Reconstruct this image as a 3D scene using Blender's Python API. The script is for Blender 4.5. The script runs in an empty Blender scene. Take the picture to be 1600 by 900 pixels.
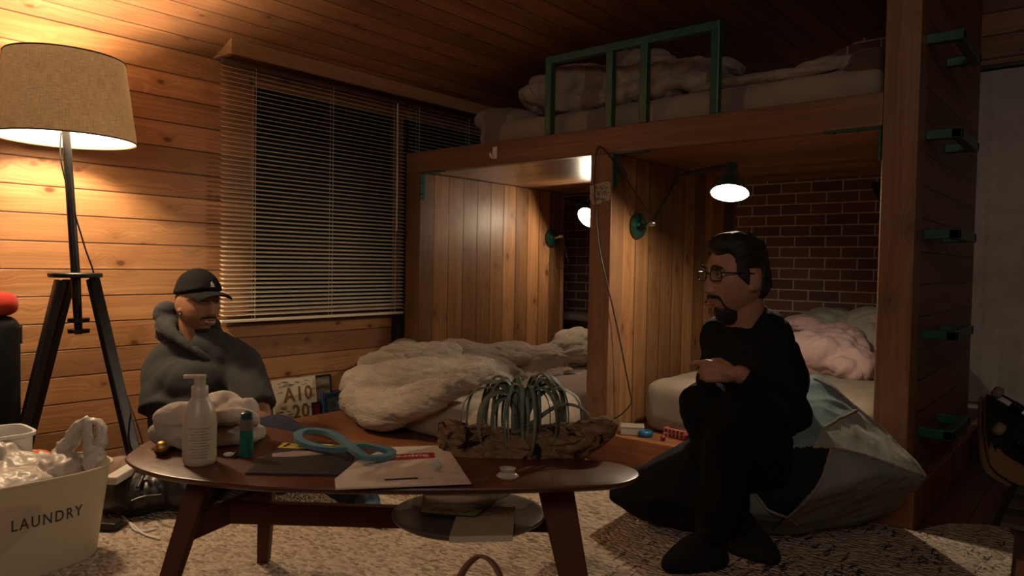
import bpy, bmesh, math, random
from mathutils import Vector, Matrix, noise

random.seed(7)
SC = bpy.context.scene
COL = SC.collection
PI = math.pi
V = Vector

# ------------------------------------------------------------------ camera
FPX = 1128.6
CAM = V((3.036, -2.7835, 0.9))
FWD = V((-0.64423, 0.76416, -0.03206)).normalized()
UPV = V((-0.03387, 0.01337, 0.99934))
RGT = FWD.cross(UPV).normalized()
UPV = RGT.cross(FWD).normalized()
cam_data = bpy.data.cameras.new('camera')
cam_data.sensor_width = 36.0
cam_data.lens = FPX / 1600.0 * 36.0
cam_data.clip_start = 0.02
cam = bpy.data.objects.new('camera', cam_data)
COL.objects.link(cam)
m3 = Matrix((RGT, UPV, -FWD)).transposed()
cam.matrix_world = Matrix.Translation(CAM) @ m3.to_4x4()
SC.camera = cam
cam_data.dof.use_dof = True
cam_data.dof.focus_distance = 2.7
cam_data.dof.aperture_fstop = 7.1

def ray(px, py):
    return FWD + RGT * ((px - 800) / FPX) - UPV * ((py - 450) / FPX)
def P(px, py, ax, val):            # measured photo point on an axis-aligned plane
    r = ray(px, py)
    return CAM + r * ((val - CAM[ax]) / r[ax])
def Z(px, py, z):
    return P(px, py, 2, z)
def D(px, py, d):
    return CAM + ray(px, py) * d

# ------------------------------------------------------------------ materials
def _nt(name):
    m = bpy.data.materials.new(name)
    m.use_nodes = True
    nt = m.node_tree
    nt.nodes.clear()
    out = nt.nodes.new('ShaderNodeOutputMaterial')
    b = nt.nodes.new('ShaderNodeBsdfPrincipled')
    nt.links.new(b.outputs[0], out.inputs[0])
    return m, nt, b, out
class NB:
    def __init__(s, nt): s.nt = nt
    def n(s, t, **k):
        nd = s.nt.nodes.new(t)
        for a, v in k.items(): setattr(nd, a, v)
        return nd
    def l(s, a, b): s.nt.links.new(a, b)
    def m(s, op, a, b=None, c=None, clamp=False):
        nd = s.nt.nodes.new('ShaderNodeMath'); nd.operation = op; nd.use_clamp = clamp
        for i, x in enumerate((a, b, c)):
            if x is None: continue
            if isinstance(x, (int, float)): nd.inputs[i].default_value = x
            else: s.l(x, nd.inputs[i])
        return nd.outputs[0]
    def mix(s, f, a, b, blend='MIX'):
        nd = s.nt.nodes.new('ShaderNodeMix'); nd.data_type = 'RGBA'; nd.blend_type = blend
        for i, x in ((0, f), (6, a), (7, b)):
            if isinstance(x, (int, float)): nd.inputs[i].default_value = x
            elif isinstance(x, tuple): nd.inputs[i].default_value = (*x[:3], 1)
            else: s.l(x, nd.inputs[i])
        return nd.outputs[2]
    def comb(s, x, y, z):
        nd = s.nt.nodes.new('ShaderNodeCombineXYZ')
        for i, v in enumerate((x, y, z)):
            if isinstance(v, (int, float)): nd.inputs[i].default_value = v
            else: s.l(v, nd.inputs[i])
        return nd.outputs[0]
    def noise(s, vec, scale, detail=3, rough=.5, dist=0):
        nd = s.nt.nodes.new('ShaderNodeTexNoise')
        nd.inputs['Scale'].default_value = scale; nd.inputs['Detail'].default_value = detail
        nd.inputs['Roughness'].default_value = rough; nd.inputs['Distortion'].default_value = dist
        if vec is not None: s.l(vec, nd.inputs['Vector'])
        return nd.outputs[0]
    def ramp(s, f, a, b):
        nd = s.nt.nodes.new('ShaderNodeMapRange'); nd.inputs[1].default_value = a; nd.inputs[2].default_value = b
        s.l(f, nd.inputs[0]); return nd.outputs[0]
    def bump(s, h, strength, dist=.01):
        nd = s.nt.nodes.new('ShaderNodeBump'); nd.inputs['Strength'].default_value = strength
        nd.inputs['Distance'].default_value = dist; s.l(h, nd.inputs['Height']); return nd.outputs[0]
    def obj(s):
        return s.nt.nodes.new('ShaderNodeTexCoord').outputs['Object']

def wood(name, along, across, pitch, off, light, dark, knot=(.10, .03, .012), rough=.45, groove=True, knots=.10, tint=.35, spec=.4, kscale=1.0, gw=.035):
    m, nt, b, out = _nt(name); N = NB(nt)
    sep = N.n('ShaderNodeSeparateXYZ'); N.l(N.obj(), sep.inputs[0])
    ax = {'X': 0, 'Y': 1, 'Z': 2}
    al = sep.outputs[ax[along]]; ac = sep.outputs[ax[across]]
    dp = sep.outputs[3 - ax[along] - ax[across]]
    t = N.m('DIVIDE', N.m('SUBTRACT', ac, off), pitch)
    idx = N.m('FLOOR', t); fr = N.m('FRACT', t)
    wn = N.n('ShaderNodeTexWhiteNoise', noise_dimensions='1D'); N.l(idx, wn.inputs['W'])
    rnd = wn.outputs['Value']
    al2 = N.m('ADD', al, N.m('MULTIPLY', rnd, 37.0))
    # knots
    vo = N.n('ShaderNodeTexVoronoi', feature='F1'); vo.inputs['Scale'].default_value = 1.0
    vo.inputs['Randomness'].default_value = 1.0
    kv = N.comb(N.m('MULTIPLY', al2, 7.0 * kscale), N.m('MULTIPLY', ac, 11.0 * kscale), N.m('MULTIPLY', rnd, 20.0))
    N.l(kv, vo.inputs['Vector'])
    kd = vo.outputs['Distance']
    kw = N.n('ShaderNodeSeparateColor'); N.l(vo.outputs['Color'], kw.inputs[0])
    kd = N.m('ADD', kd, N.m('MULTIPLY', N.m('LESS_THAN', kw.outputs[0], .35), .5))
    kn = N.m('SUBTRACT', 1.0, N.ramp(kd, knots * .45, knots), clamp=True)
    halo = N.m('SUBTRACT', 1.0, N.ramp(kd, knots * .6, knots * 2.8), clamp=True)
    # grain
    warp = N.noise(N.comb(N.m('MULTIPLY', al2, 1.6), N.m('MULTIPLY', ac, 9.0), dp), 1.0, 2)
    gcoord = N.comb(N.m('MULTIPLY', al2, 1.3),
                    N.m('ADD', N.m('MULTIPLY', ac, 85.0), N.m('ADD', N.m('MULTIPLY', warp, 7.0), N.m('MULTIPLY', halo, 3.0))),
                    N.m('MULTIPLY', dp, 60.0))
    g = N.noise(gcoord, 1.0, 4, .6)
    g2 = N.ramp(g, .32, .70)
    broad = N.noise(N.comb(N.m('MULTIPLY', al2, .9), N.m('MULTIPLY', ac, 14.0), rnd), 1.0, 2)
    c = N.mix(g2, light, dark)
    c = N.mix(N.m('MULTIPLY', N.ramp(broad, .35, .75), .55), c, tuple(x * .62 for x in dark))
    tn = N.m('ADD', 1.0 - tint, N.m('MULTIPLY', rnd, tint * 1.5))
    tc = N.comb(tn, tn, tn)
    c = N.mix(1.0, c, tc, 'MULTIPLY')
    c = N.mix(N.m('MULTIPLY', halo, .4), c, tuple(x * .55 for x in dark))
    c = N.mix(N.m('MULTIPLY', kn, .9), c, knot)
    h = N.m('MULTIPLY', g, .12)
    if groove:
        e = N.m('MINIMUM', fr, N.m('SUBTRACT', 1.0, fr))
        gv = N.m('SUBTRACT', 1.0, N.ramp(e, gw * .35, gw), clamp=True)
        c = N.mix(N.m('MULTIPLY', gv, .85), c, tuple(x * .12 for x in dark))
        h = N.m('SUBTRACT', h, gv)
    N.l(c, b.inputs['Base Color'])
    N.l(N.bump(h, .55, .006), b.inputs['Normal'])
    b.inputs['Roughness'].default_value = rough
    b.inputs['Specular IOR Level'].default_value = spec
    return m

def plain(name, col, rough=.5, metal=0, spec=.4, var=.0, vscale=20, bump=0, bscale=200, bdist=.002, coat=0, sheen=0):
    m, nt, b, out = _nt(name); N = NB(nt)
    o = N.obj()
    if var:
        f = N.noise(o, vscale, 4)
        c = N.mix(N.ramp(f, .3, .7), tuple(x * (1 - var) for x in col), tuple(min(1, x * (1 + var)) for x in col))
        N.l(c, b.inputs['Base Color'])
    else:
        f = N.noise(o, vscale, 2)
        c = N.mix(f, tuple(x * .96 for x in col), tuple(min(1, x * 1.04) for x in col))
        N.l(c, b.inputs['Base Color'])
    if bump:
        N.l(N.bump(N.noise(o, bscale, 4), bump, bdist), b.inputs['Normal'])
    b.inputs['Roughness'].default_value = rough
    b.inputs['Metallic'].default_value = metal
    b.inputs['Specular IOR Level'].default_value = spec
    b.inputs['Coat Weight'].default_value = coat
    b.inputs['Sheen Weight'].default_value = sheen
    return m

def cloth(name, col, weave=600, crinkle=0.0, cscale=30, var=.12, sheen=.15, stripes=None):
    m, nt, b, out = _nt(name); N = NB(nt)
    o = N.obj()
    f = N.noise(o, 9, 4)
    c = N.mix(N.ramp(f, .3, .7), tuple(x * (1 - var) for x in col), tuple(min(1, x * (1 + var)) for x in col))
    if stripes:
        axis, pitch, width, off, scol = stripes
        sep = N.n('ShaderNodeSeparateXYZ'); N.l(o, sep.inputs[0])
        fr = N.m('FRACT', N.m('DIVIDE', N.m('ADD', sep.outputs[axis], off), pitch))
        c = N.mix(N.m('LESS_THAN', fr, width), c, scol)
    N.l(c, b.inputs['Base Color'])
    h = N.m('MULTIPLY', N.noise(o, weave, 2), .25)
    if crinkle:
        mp = N.n('ShaderNodeMapping'); mp.inputs['Scale'].default_value = (1, 1, 2.2); N.l(o, mp.inputs[0])
        h = N.m('ADD', h, N.m('MULTIPLY', N.noise(mp.outputs[0], cscale, 5, .62, 1.2), crinkle))
    N.l(N.bump(h, .9 if crinkle >= .9 else .5, .018 if crinkle >= .9 else .006), b.inputs['Normal'])
    b.inputs['Roughness'].default_value = .9
    b.inputs['Specular IOR Level'].default_value = .15
    b.inputs['Sheen Weight'].default_value = sheen
    return m

def emis(name, col, st):
    m, nt, b, out = _nt(name)
    b.inputs['Base Color'].default_value = (*col, 1)
    b.inputs['Emission Color'].default_value = (*col, 1)
    b.inputs['Emission Strength'].default_value = st
    return m

def glassy(name, col=(1, 1, 1), rough=.05, tr=.6):
    m, nt, b, out = _nt(name); N = NB(nt)
    t = N.n('ShaderNodeBsdfTransparent'); t.inputs[0].default_value = (*col, 1)
    mx = N.n('ShaderNodeMixShader'); mx.inputs[0].default_value = tr
    b.inputs['Base Color'].default_value = (*col, 1); b.inputs['Roughness'].default_value = rough
    N.l(b.outputs[0], mx.inputs[1]); N.l(t.outputs[0], mx.inputs[2]); N.l(mx.outputs[0], out.inputs[0])
    return m

# ------------------------------------------------------------------ mesh builder
BASE = {}
class MB:
    def __init__(s): s.bm = bmesh.new()
    def _add(s, verts, faces, mi=0):
        vs = [s.bm.verts.new(v) for v in verts]
        for f in faces:
            try:
                fc = s.bm.faces.new([vs[i] for i in f]); fc.material_index = mi
            except ValueError: pass
        return vs
    def box(s, c, size, rot=None, bevel=0.0, mi=0, seg=2):
        tb = bmesh.new(); bmesh.ops.create_cube(tb, size=1)
        for v in tb.verts: v.co = V((v.co.x * size[0], v.co.y * size[1], v.co.z * size[2]))
        if bevel: bmesh.ops.bevel(tb, geom=tb.edges[:], offset=bevel, segments=seg, profile=.5, affect='EDGES')
        M = Matrix.Translation(V(c)) @ (rot.to_4x4() if rot is not None else Matrix.Identity(4))
        return s.merge(tb, M, mi)
    def bb(s, a, b, bevel=0.0, mi=0):
        a = V(a); b = V(b)
        return s.box((a + b) / 2, [abs(b[i] - a[i]) for i in range(3)], None, bevel, mi)
    def merge(s, tb, M=None, mi=0):
        tb.verts.index_update()
        vs = [s.bm.verts.new((M @ v.co) if M is not None else v.co) for v in tb.verts]
        for f in tb.faces:
            try:
                fc = s.bm.faces.new([vs[v.index] for v in f.verts]); fc.material_index = mi; fc.smooth = f.smooth
            except ValueError: pass
        tb.free(); return s
    def bar(s, p0, p1, w, h, up=V((0, 0, 1)), bevel=0.0, mi=0, w1=None, h1=None):
        p0 = V(p0); p1 = V(p1); d = (p1 - p0); L = d.length; d.normalize()
        x = d.cross(up)
        if x.length < 1e-4: x = d.cross(V((1, 0, 0)))
        x.normalize(); y = x.cross(d).normalized()
        w1 = w if w1 is None else w1; h1 = h if h1 is None else h1
        tb = bmesh.new(); vs = []
        for p, ww, hh in ((p0, w, h), (p1, w1, h1)):
            for a, b in ((-1, -1), (1, -1), (1, 1), (-1, 1)):
                vs.append(tb.verts.new(p + x * (a * ww / 2) + y * (b * hh / 2)))
        for f in ((3, 2, 1, 0), (4, 5, 6, 7), (0, 1, 5, 4), (1, 2, 6, 5), (2, 3, 7, 6), (3, 0, 4, 7)):
            tb.faces.new([vs[i] for i in f])
        if bevel: bmesh.ops.bevel(tb, geom=tb.edges[:], offset=bevel, segments=2, profile=.5, affect='EDGES')
        return s.merge(tb, None, mi)
    def tube(s, pts, r, seg=10, closed=False, caps=True, mi=0, flat=None, round_ends=False):
        pts = [V(p) for p in pts]; n = len(pts)
        rr = r if isinstance(r, (list, tuple)) else [r] * n
        if round_ends and not closed:
            a, b = pts[0], pts[-1]
            da = (pts[0] - pts[1]).normalized(); db = (pts[-1] - pts[-2]).normalized()
            pre = [(a + da * rr[0] * math.sin(t), rr[0] * max(.02, math.cos(t))) for t in (PI / 2, PI * .36, PI * .2)]
            post = [(b + db * rr[-1] * math.sin(t), rr[-1] * max(.02, math.cos(t))) for t in (PI * .2, PI * .36, PI / 2)]
            allp = pre + list(zip(pts, rr)) + post
            pts = [q[0] for q in allp]; rr = [q[1] for q in allp]; n = len(pts)
        nrm = None; rings = []
        for i, p in enumerate(pts):
            if closed: t = pts[(i + 1) % n] - pts[i - 1]
            else: t = pts[min(n - 1, i + 1)] - pts[max(0, i - 1)]
            if t.length < 1e-9: t = V((0, 0, 1))
            t.normalize()
            if nrm is None:
                nrm = t.cross(V((0, 0, 1)) if abs(t.z) < .9 else V((1, 0, 0))).normalized()
            else:
                nrm = nrm - t * nrm.dot(t)
                if nrm.length < 1e-6: nrm = t.cross(V((0.3, 1, 0.2)))
                nrm.normalize()
            bn = t.cross(nrm)
            fl = 1.0 if flat is None else flat
            rings.append([s.bm.verts.new(p + (nrm * math.cos(2 * PI * k / seg) + bn * (math.sin(2 * PI * k / seg) * fl)) * rr[i]) for k in range(seg)])
        for i in range(n if closed else n - 1):
            a = rings[i]; b = rings[(i + 1) % n]
            for k in range(seg):
                f = s.bm.faces.new([a[k], a[(k + 1) % seg], b[(k + 1) % seg], b[k]]); f.material_index = mi
        if caps and not closed:
            f = s.bm.faces.new(rings[0][::-1]); f.material_index = mi
            f = s.bm.faces.new(rings[-1]); f.material_index = mi
        return s
    def cyl(s, p0, p1, r0, r1=None, seg=24, mi=0):
        return s.tube([p0, p1], [r0, r0 if r1 is None else r1], seg, mi=mi)
    def lathe(s, prof, M=None, seg=36, mi=0, closed_prof=False):
        M = M or Matrix.Identity(4); rings = []
        for (r, z) in prof:
            if r < 1e-6: rings.append([s.bm.verts.new(M @ V((0, 0, z)))])
            else: rings.append([s.bm.verts.new(M @ V((r * math.cos(2 * PI * k / seg), r * math.sin(2 * PI * k / seg), z))) for k in range(seg)])
        n = len(rings)
        for i in range(n if closed_prof else n - 1):
            a = rings[i]; b = rings[(i + 1) % n]
            for k in range(seg):
                k2 = (k + 1) % seg
                if len(a) == 1 and len(b) == 1: continue
                if len(a) == 1: q = [a[0], b[k2], b[k]]
                elif len(b) == 1: q = [a[k], a[k2], b[0]]
                else: q = [a[k], a[k2], b[k2], b[k]]
                try:
                    f = s.bm.faces.new(q); f.material_index = mi
                except ValueError: pass
        return s
    def ell(s, c, rad, rot=None, seg=20, mi=0):
        tb = bmesh.new(); bmesh.ops.create_uvsphere(tb, u_segments=seg, v_segments=max(8, seg * 2 // 3), radius=1)
        for f in tb.faces: f.smooth = True
        rad = rad if isinstance(rad, (tuple, list)) else (rad,) * 3
        M = Matrix.Translation(V(c)) @ (rot.to_4x4() if rot is not None else Matrix.Identity(4)) @ Matrix.Diagonal((*rad, 1))
        return s.merge(tb, M, mi)
    def prism(s, outline, z0, z1, M=None, bevel=0.0, mi=0, seg=2):
        tb = bmesh.new()
        lo = [tb.verts.new((x, y, z0)) for x, y in outline]
        hi = [tb.verts.new((x, y, z1)) for x, y in outline]
        n = len(outline)
        tb.faces.new(lo[::-1]); top = tb.faces.new(hi)
        for i in range(n): tb.faces.new([lo[i], lo[(i + 1) % n], hi[(i + 1) % n], hi[i]])
        if bevel:
            ed = [e for e in tb.edges if abs(e.verts[0].co.z - e.verts[1].co.z) < 1e-7]
            bmesh.ops.bevel(tb, geom=ed, offset=bevel, segments=seg, profile=.5, affect='EDGES')
        return s.merge(tb, M, mi)
    def build(s, name, mats, parent=None, smooth=False, angle=None):
        bmesh.ops.recalc_face_normals(s.bm, faces=s.bm.faces[:])
        me = bpy.data.meshes.new(name); s.bm.to_mesh(me); s.bm.free()
        return link(name, me, mats, parent, smooth, angle)

def link(name, me, mats, parent=None, smooth=False, angle=None):
    o = bpy.data.objects.new(name, me); COL.objects.link(o)
    for m in (mats if isinstance(mats, (list, tuple)) else [mats]): me.materials.append(m)
    if parent is not None:
        b = BASE[parent.name]; BASE[o.name] = b
        me.transform(Matrix.Translation(-b)); o.parent = parent
    else: BASE[o.name] = V((0, 0, 0))
    if smooth: me.polygons.foreach_set('use_smooth', [True] * len(me.polygons))
    if smooth and angle:
        try: me.set_sharp_from_angle(angle=math.radians(angle))
        except Exception: pass
    return o

def tag(o, label=None, cat=None, group=None, kind=None):
    if label: o['label'] = label
    if cat: o['category'] = cat
    if group: o['group'] = group
    if kind: o['kind'] = kind
    return o
def thing(name, label, cat, loc, group=None):
    o = bpy.data.objects.new(name, None); COL.objects.link(o)
    o.location = V(loc); BASE[o.name] = V(loc)
    o.empty_display_size = .05
    return tag(o, label, cat, group)
def rebase(o):                       # put a single-mesh thing's origin at its own base
    me = o.data
    xs = [v.co for v in me.vertices]
    b = V((sum(c.x for c in xs) / len(xs), sum(c.y for c in xs) / len(xs), min(c.z for c in xs)))
    me.transform(Matrix.Translation(-b)); o.location = b; BASE[o.name] = b
    return o
def struct(o): o['kind'] = 'structure'; return o

def remesh(mb, voxel, smooth=4, fac=.5):
    bmesh.ops.recalc_face_normals(mb.bm, faces=mb.bm.faces[:])
    me = bpy.data.meshes.new('tmp'); mb.bm.to_mesh(me); mb.bm.free()
    o = bpy.data.objects.new('tmp', me); COL.objects.link(o)
    r = o.modifiers.new('r', 'REMESH'); r.mode = 'VOXEL'; r.voxel_size = voxel
    if smooth:
        sm = o.modifiers.new('s', 'SMOOTH'); sm.factor = fac; sm.iterations = smooth
    dg = bpy.context.evaluated_depsgraph_get()
    res = bpy.data.meshes.new_from_object(o.evaluated_get(dg))
    bpy.data.objects.remove(o); bpy.data.meshes.remove(me)
    res.materials.clear()
    return res
def displace(me, fn):
    me.update()
    cos = [v.co.copy() for v in me.vertices]; ns = [v.normal.copy() for v in me.vertices]
    for i, v in enumerate(me.vertices): v.co = fn(cos[i], ns[i])
    me.update(); return me
def ridged(p):                       # fold-like noise, -1..1
    return 1 - 2 * abs(noise.noise(p))
def folds(amp, scale, dirm=(1, 1, 1), seed=0.0, fine=.35):
    d = V(dirm)
    def fn(co, n):
        q = V((co.x * d.x, co.y * d.y, co.z * d.z)) * scale + V((seed, seed * 1.7, seed * .3))
        w = V((noise.noise(q * .6 + V((5, 1, 2))), noise.noise(q * .6 + V((1, 8, 3))), noise.noise(q * .6 + V((9, 4, 7))))) * .9
        a = ridged(q + w) * .65 + ridged(q * 2.3 + w * 1.5) * fine
        return co + n * (a * amp)
    return fn
def creases(amp, scale, seed=0.0, k=3.0, dirm=(1, 1, 1), fine=.5):
    d = V(dirm)
    def fn(co, n):
        q = V((co.x * d.x, co.y * d.y, co.z * d.z)) * scale + V((seed, seed * .7, -seed))
        w = V((noise.noise(q * .5 + V((3, 1, 2))), noise.noise(q * .5 + V((7, 8, 3))), noise.noise(q * .5 + V((2, 4, 7))))) * 1.1
        a = max(0, 1 - abs(noise.noise(q + w)) * k); c = max(0, 1 - abs(noise.noise(q * 2.1 + w * 1.6)) * k)
        return co + n * (amp * (.45 - a ** 1.3 - fine * c ** 1.3))
    return fn
def drape(x0, x1, y0, y1, zt):           # keep cloth resting on a box below it
    def fn(co, n):
        q = co.copy(); q.x = max(q.x, -.165)
        if x0 < q.x < x1 and y0 < q.y < y1 and q.z < zt + .003: q.z = zt + .003
        elif q.z < .1425: q.z = .1425
        return q
    return fn
def spline(pts, n=8, closed=False):
    pts = [V(p) for p in pts]; out = []; m = len(pts)
    rng = range(m) if closed else range(m - 1)
    for i in rng:
        if closed: a, b, c, d = pts[i - 1], pts[i], pts[(i + 1) % m], pts[(i + 2) % m]
        else: a, b, c, d = pts[max(0, i - 1)], pts[i], pts[i + 1], pts[min(m - 1, i + 2)]
        for k in range(n):
            t = k / n
            out.append(.5 * ((2 * b) + (c - a) * t + (2 * a - 5 * b + 4 * c - d) * t * t + (3 * b - a - 3 * c + d) * t ** 3))
    if not closed: out.append(pts[-1])
    return out
def text_mesh(body, size, M, extrude=.0006, align='CENTER', spacing=1.0, bold=0.0, xs=1.0):
    cu = bpy.data.curves.new('tx', 'FONT'); cu.body = body; cu.size = size; cu.extrude = extrude
    cu.align_x = align; cu.align_y = 'CENTER'; cu.space_character = spacing; cu.offset = bold; cu.resolution_u = 3
    o = bpy.data.objects.new('tx', cu); COL.objects.link(o)
    dg = bpy.context.evaluated_depsgraph_get()
    me = bpy.data.meshes.new_from_object(o.evaluated_get(dg))
    bpy.data.objects.remove(o); bpy.data.curves.remove(cu)
    me.transform(M @ Matrix.Diagonal((xs, 1, 1, 1))); me.materials.clear()
    return me
def frame(o, x, y):                  # matrix with local x, y axes (z = x cross y)
    x = V(x).normalized(); y = V(y); y = (y - x * y.dot(x)).normalized(); z = x.cross(y)
    m = Matrix((x, y, z)).transposed().to_4x4(); m.translation = V(o); return m
# ================================================================== MATERIALS
CEDAR_L, CEDAR_D = (.60, .325, .15), (.38, .165, .062)
M_wall = wood('cedar wall boards', 'Y', 'Z', .1085, -.017, CEDAR_L, CEDAR_D, knots=.17, tint=.3)
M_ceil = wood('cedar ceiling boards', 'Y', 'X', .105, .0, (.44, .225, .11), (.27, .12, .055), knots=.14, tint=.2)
M_wallx = wood('cedar back wall boards', 'X', 'Z', .13, .03, (.30, .145, .07), (.20, .09, .042), knots=.08)
M_floor = wood('red brown floor boards', 'Y', 'X', .12, .0, (.20, .068, .038), (.11, .034, .02), knots=.03, rough=.35, gw=.02)
M_plat = wood('platform boards', 'X', 'Y', .14, .0, (.36, .155, .065), (.22, .08, .032), knots=.07, rough=.38, gw=.015)
M_panel = wood('upright panel boards', 'Z', 'Y', .1235, .022, (.50, .265, .115), (.27, .115, .045), knots=.19, kscale=.9, tint=.5)
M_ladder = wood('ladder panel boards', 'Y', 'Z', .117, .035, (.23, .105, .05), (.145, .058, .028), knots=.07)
M_beamx = wood('beam timber along', 'X', 'Z', 5, -1, (.27, .14, .072), (.17, .08, .040), knots=.12, groove=False, kscale=.6)
M_postz = wood('post timber', 'Z', 'X', 5, -1, (.30, .158, .082), (.19, .09, .045), knots=.12, groove=False, kscale=.6)
M_deck = wood('deck underside boards', 'X', 'Y', .105, .0, (.46, .25, .115), (.27, .12, .05), knots=.08, rough=.3)
M_trim = wood('pelmet timber', 'Y', 'Z', 5, -1, (.58, .34, .165), (.42, .21, .09), knots=.06, groove=False)
M_dkwood = wood('dark brown window timber', 'Y', 'Z', 5, -1, (.16, .07, .035), (.09, .035, .018), knots=.05, groove=False)
M_green = plain('dark green paint', (.012, .085, .055), .35, 0, .5, var=.12, vscale=40)
M_green_metal = plain('green enamel', (.008, .045, .032), .22, 0, .6, coat=.4)
M_black = plain('black satin', (.010, .010, .010), .4, 0, .4)
M_black_metal = plain('black metal', (.012, .012, .013), .35, .5, .5)
M_chrome = plain('steel', (.55, .54, .52), .25, 1, .5)
M_white = plain('white plastic', (.72, .70, .64), .45)
M_cream = plain('cream plastic', (.74, .68, .56), .45)
M_dark = plain('unlit dark', (.02, .014, .010), .8)

def brick_mat():
    m, nt, b, out = _nt('dark brown brick'); N = NB(nt)
    sep = N.n('ShaderNodeSeparateXYZ'); N.l(N.obj(), sep.inputs[0])
    v = N.comb(sep.outputs[0], N.m('ADD', sep.outputs[2], .018), 0.0)
    br = N.n('ShaderNodeTexBrick'); N.l(v, br.inputs['Vector'])
    br.offset = .5
    for k, x in (('Color1', (.34, .18, .135, 1)), ('Color2', (.18, .125, .11, 1)), ('Mortar', (.92, .87, .78, 1))):
        br.inputs[k].default_value = x
    for k, x in (('Scale', 1), ('Mortar Size', .0045), ('Mortar Smooth', .15), ('Bias', -.1), ('Brick Width', .1955), ('Row Height', .0712)):
        br.inputs[k].default_value = x
    f = N.noise(N.obj(), 60, 4)
    c = N.mix(N.ramp(f, .35, .75), br.outputs['Color'], N.mix(.5, br.outputs['Color'], (.16, .09, .06)))
    N.l(c, b.inputs['Base Color'])
    h = N.m('SUBTRACT', N.m('MULTIPLY', f, .15), br.outputs['Fac'])
    N.l(N.bump(h, .6, .006), b.inputs['Normal'])
    b.inputs['Roughness'].default_value = .75; b.inputs['Specular IOR Level'].default_value = .25
    return m
M_brick = brick_mat()

def rug_mat():
    m, nt, b, out = _nt('chunky woven wool'); N = NB(nt)
    o = N.obj()
    mp = N.n('ShaderNodeMapping'); mp.inputs['Scale'].default_value = (55, 95, 1); mp.inputs['Rotation'].default_value = (0, 0, .25); N.l(o, mp.inputs[0])
    vo = N.n('ShaderNodeTexVoronoi'); vo.inputs['Scale'].default_value = 1; N.l(mp.outputs[0], vo.inputs['Vector'])
    sepc = N.n('ShaderNodeSeparateColor'); N.l(vo.outputs['Color'], sepc.inputs[0])
    c = N.mix(N.ramp(sepc.outputs[0], .3, 1.0), (.58, .47, .36), (.36, .27, .20))
    c = N.mix(N.m('MULTIPLY', N.ramp(sepc.outputs[1], .80, .92), .55), c, (.16, .10, .075))
    sx = N.n('ShaderNodeSeparateXYZ'); N.l(o, sx.inputs[0])
    # printed dashes over the right part of the rug
    mp2 = N.n('ShaderNodeMapping'); mp2.inputs['Scale'].default_value = (46, 12, 1); mp2.inputs['Rotation'].default_value = (0, 0, -.5); N.l(o, mp2.inputs[0])
    d1 = N.noise(mp2.outputs[0], 1.0, 3, .7, .8)
    d2 = N.noise(o, 5.0, 2)
    dash = N.m('MULTIPLY', N.ramp(N.m('ADD', d1, N.m('MULTIPLY', N.m('SUBTRACT', d2, .5), .5)), .57, .61), N.ramp(sx.outputs[0], -.55, -.15), clamp=True)
    c = N.mix(N.m('MULTIPLY', dash, .9), c, (.035, .036, .034))
    N.l(c, b.inputs['Base Color'])
    h = N.m('SUBTRACT', 1.0, vo.outputs['Distance'])
    N.l(N.bump(h, .9, .012), b.inputs['Normal'])
    b.inputs['Roughness'].default_value = .95; b.inputs['Specular IOR Level'].default_value = .1
    return m
M_rug = rug_mat()

# ================================================================== ROOM
XW, YB = -.2, 2.10                   # left wall face, back wall face
def ceil_z(x):
    pts = [(-.8, 1.62), (XW, 1.83), (0., 1.905), (1.42, 2.24), (5.0, 3.44)]
    for (a, za), (b, zb) in zip(pts, pts[1:]):
        if x <= b: return za + (zb - za) * (x - a) / (b - a)
b = MB(); b.bb((-.9, -5.2, -.12), (5, 2.3, 0)); struct(b.build('floor', M_floor))
# left wall with window opening
WY0, WY1, WZ0, WZ1 = -.925, 1.20, .63, 1.775
b = MB()
b.bb((XW - .14, -5.2, 0), (XW, WY0, 2.0)); b.bb((XW - .14, WY0, 0), (XW, WY1, WZ0))
b.bb((XW - .14, WY0, WZ1), (XW, WY1, 2.0)); b.bb((XW - .14, WY1, 0), (XW, 1.44, 2.0))
struct(b.build('wall_left', M_wall))
b = MB(); b.bb((-.85, 1.44, 0), (-.65, YB, 2.0)); b.bb((-.65, 1.40, 0), (XW - .14, 1.44, 2.0)); struct(b.build('wall_niche', M_panel))
b = MB(); b.bb((-.9, YB, 0), (2.335, YB + .14, 3.2)); struct(b.build('wall_back', M_brick))
b = MB(); b.bb((2.335, YB, 0), (5, YB + .14, 3.5)); struct(b.build('wall_back_boards', M_wallx))
b = MB(); b.bb((4.8, -5.2, 0), (5, YB, 3.5)); struct(b.build('wall_right', M_wall))
b = MB(); b.bb((-.9, -5.2, 0), (5, -5.0, 3.5)); struct(b.build('wall_front', M_wallx))
b = MB()
xs = [-.9, XW, 0., 1.42, 5.0]
vs = []
for x in xs:
    z = ceil_z(x) if x > -.8 else 1.62
    for y in (-5.2, 2.3):
        for t in (0, .12): vs.append((x, y, z + t))
fs = []
for i in range(len(xs) - 1):
    a = i * 4; c = a + 4
    fs += [(a, a + 2, c + 2, c), (a + 1, c + 1, c + 3, a + 3), (a, c, c + 1, a + 1), (a + 2, a + 3, c + 3, c + 2)]
fs += [(0, 1, 3, 2), (16, 18, 19, 17)]
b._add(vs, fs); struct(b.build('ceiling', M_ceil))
# pelmet over the blinds
b = MB()
pz = 1.826
for (ya, yb, xa, xb) in ((-1.112, 1.40, -.056, -.036), (-1.112, -1.09, XW, -.056)):
    vs = []
    for x in (xa, xb):
        for y in (ya, yb):
            vs += [(x, y, pz), (x, y, ceil_z(x) + .004)]
    b._add(vs, [(0, 1, 3, 2), (4, 6, 7, 5), (0, 4, 5, 1), (2, 3, 7, 6), (0, 2, 6, 4), (1, 5, 7, 3)])
struct(b.build('trim_1', M_trim))
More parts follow.
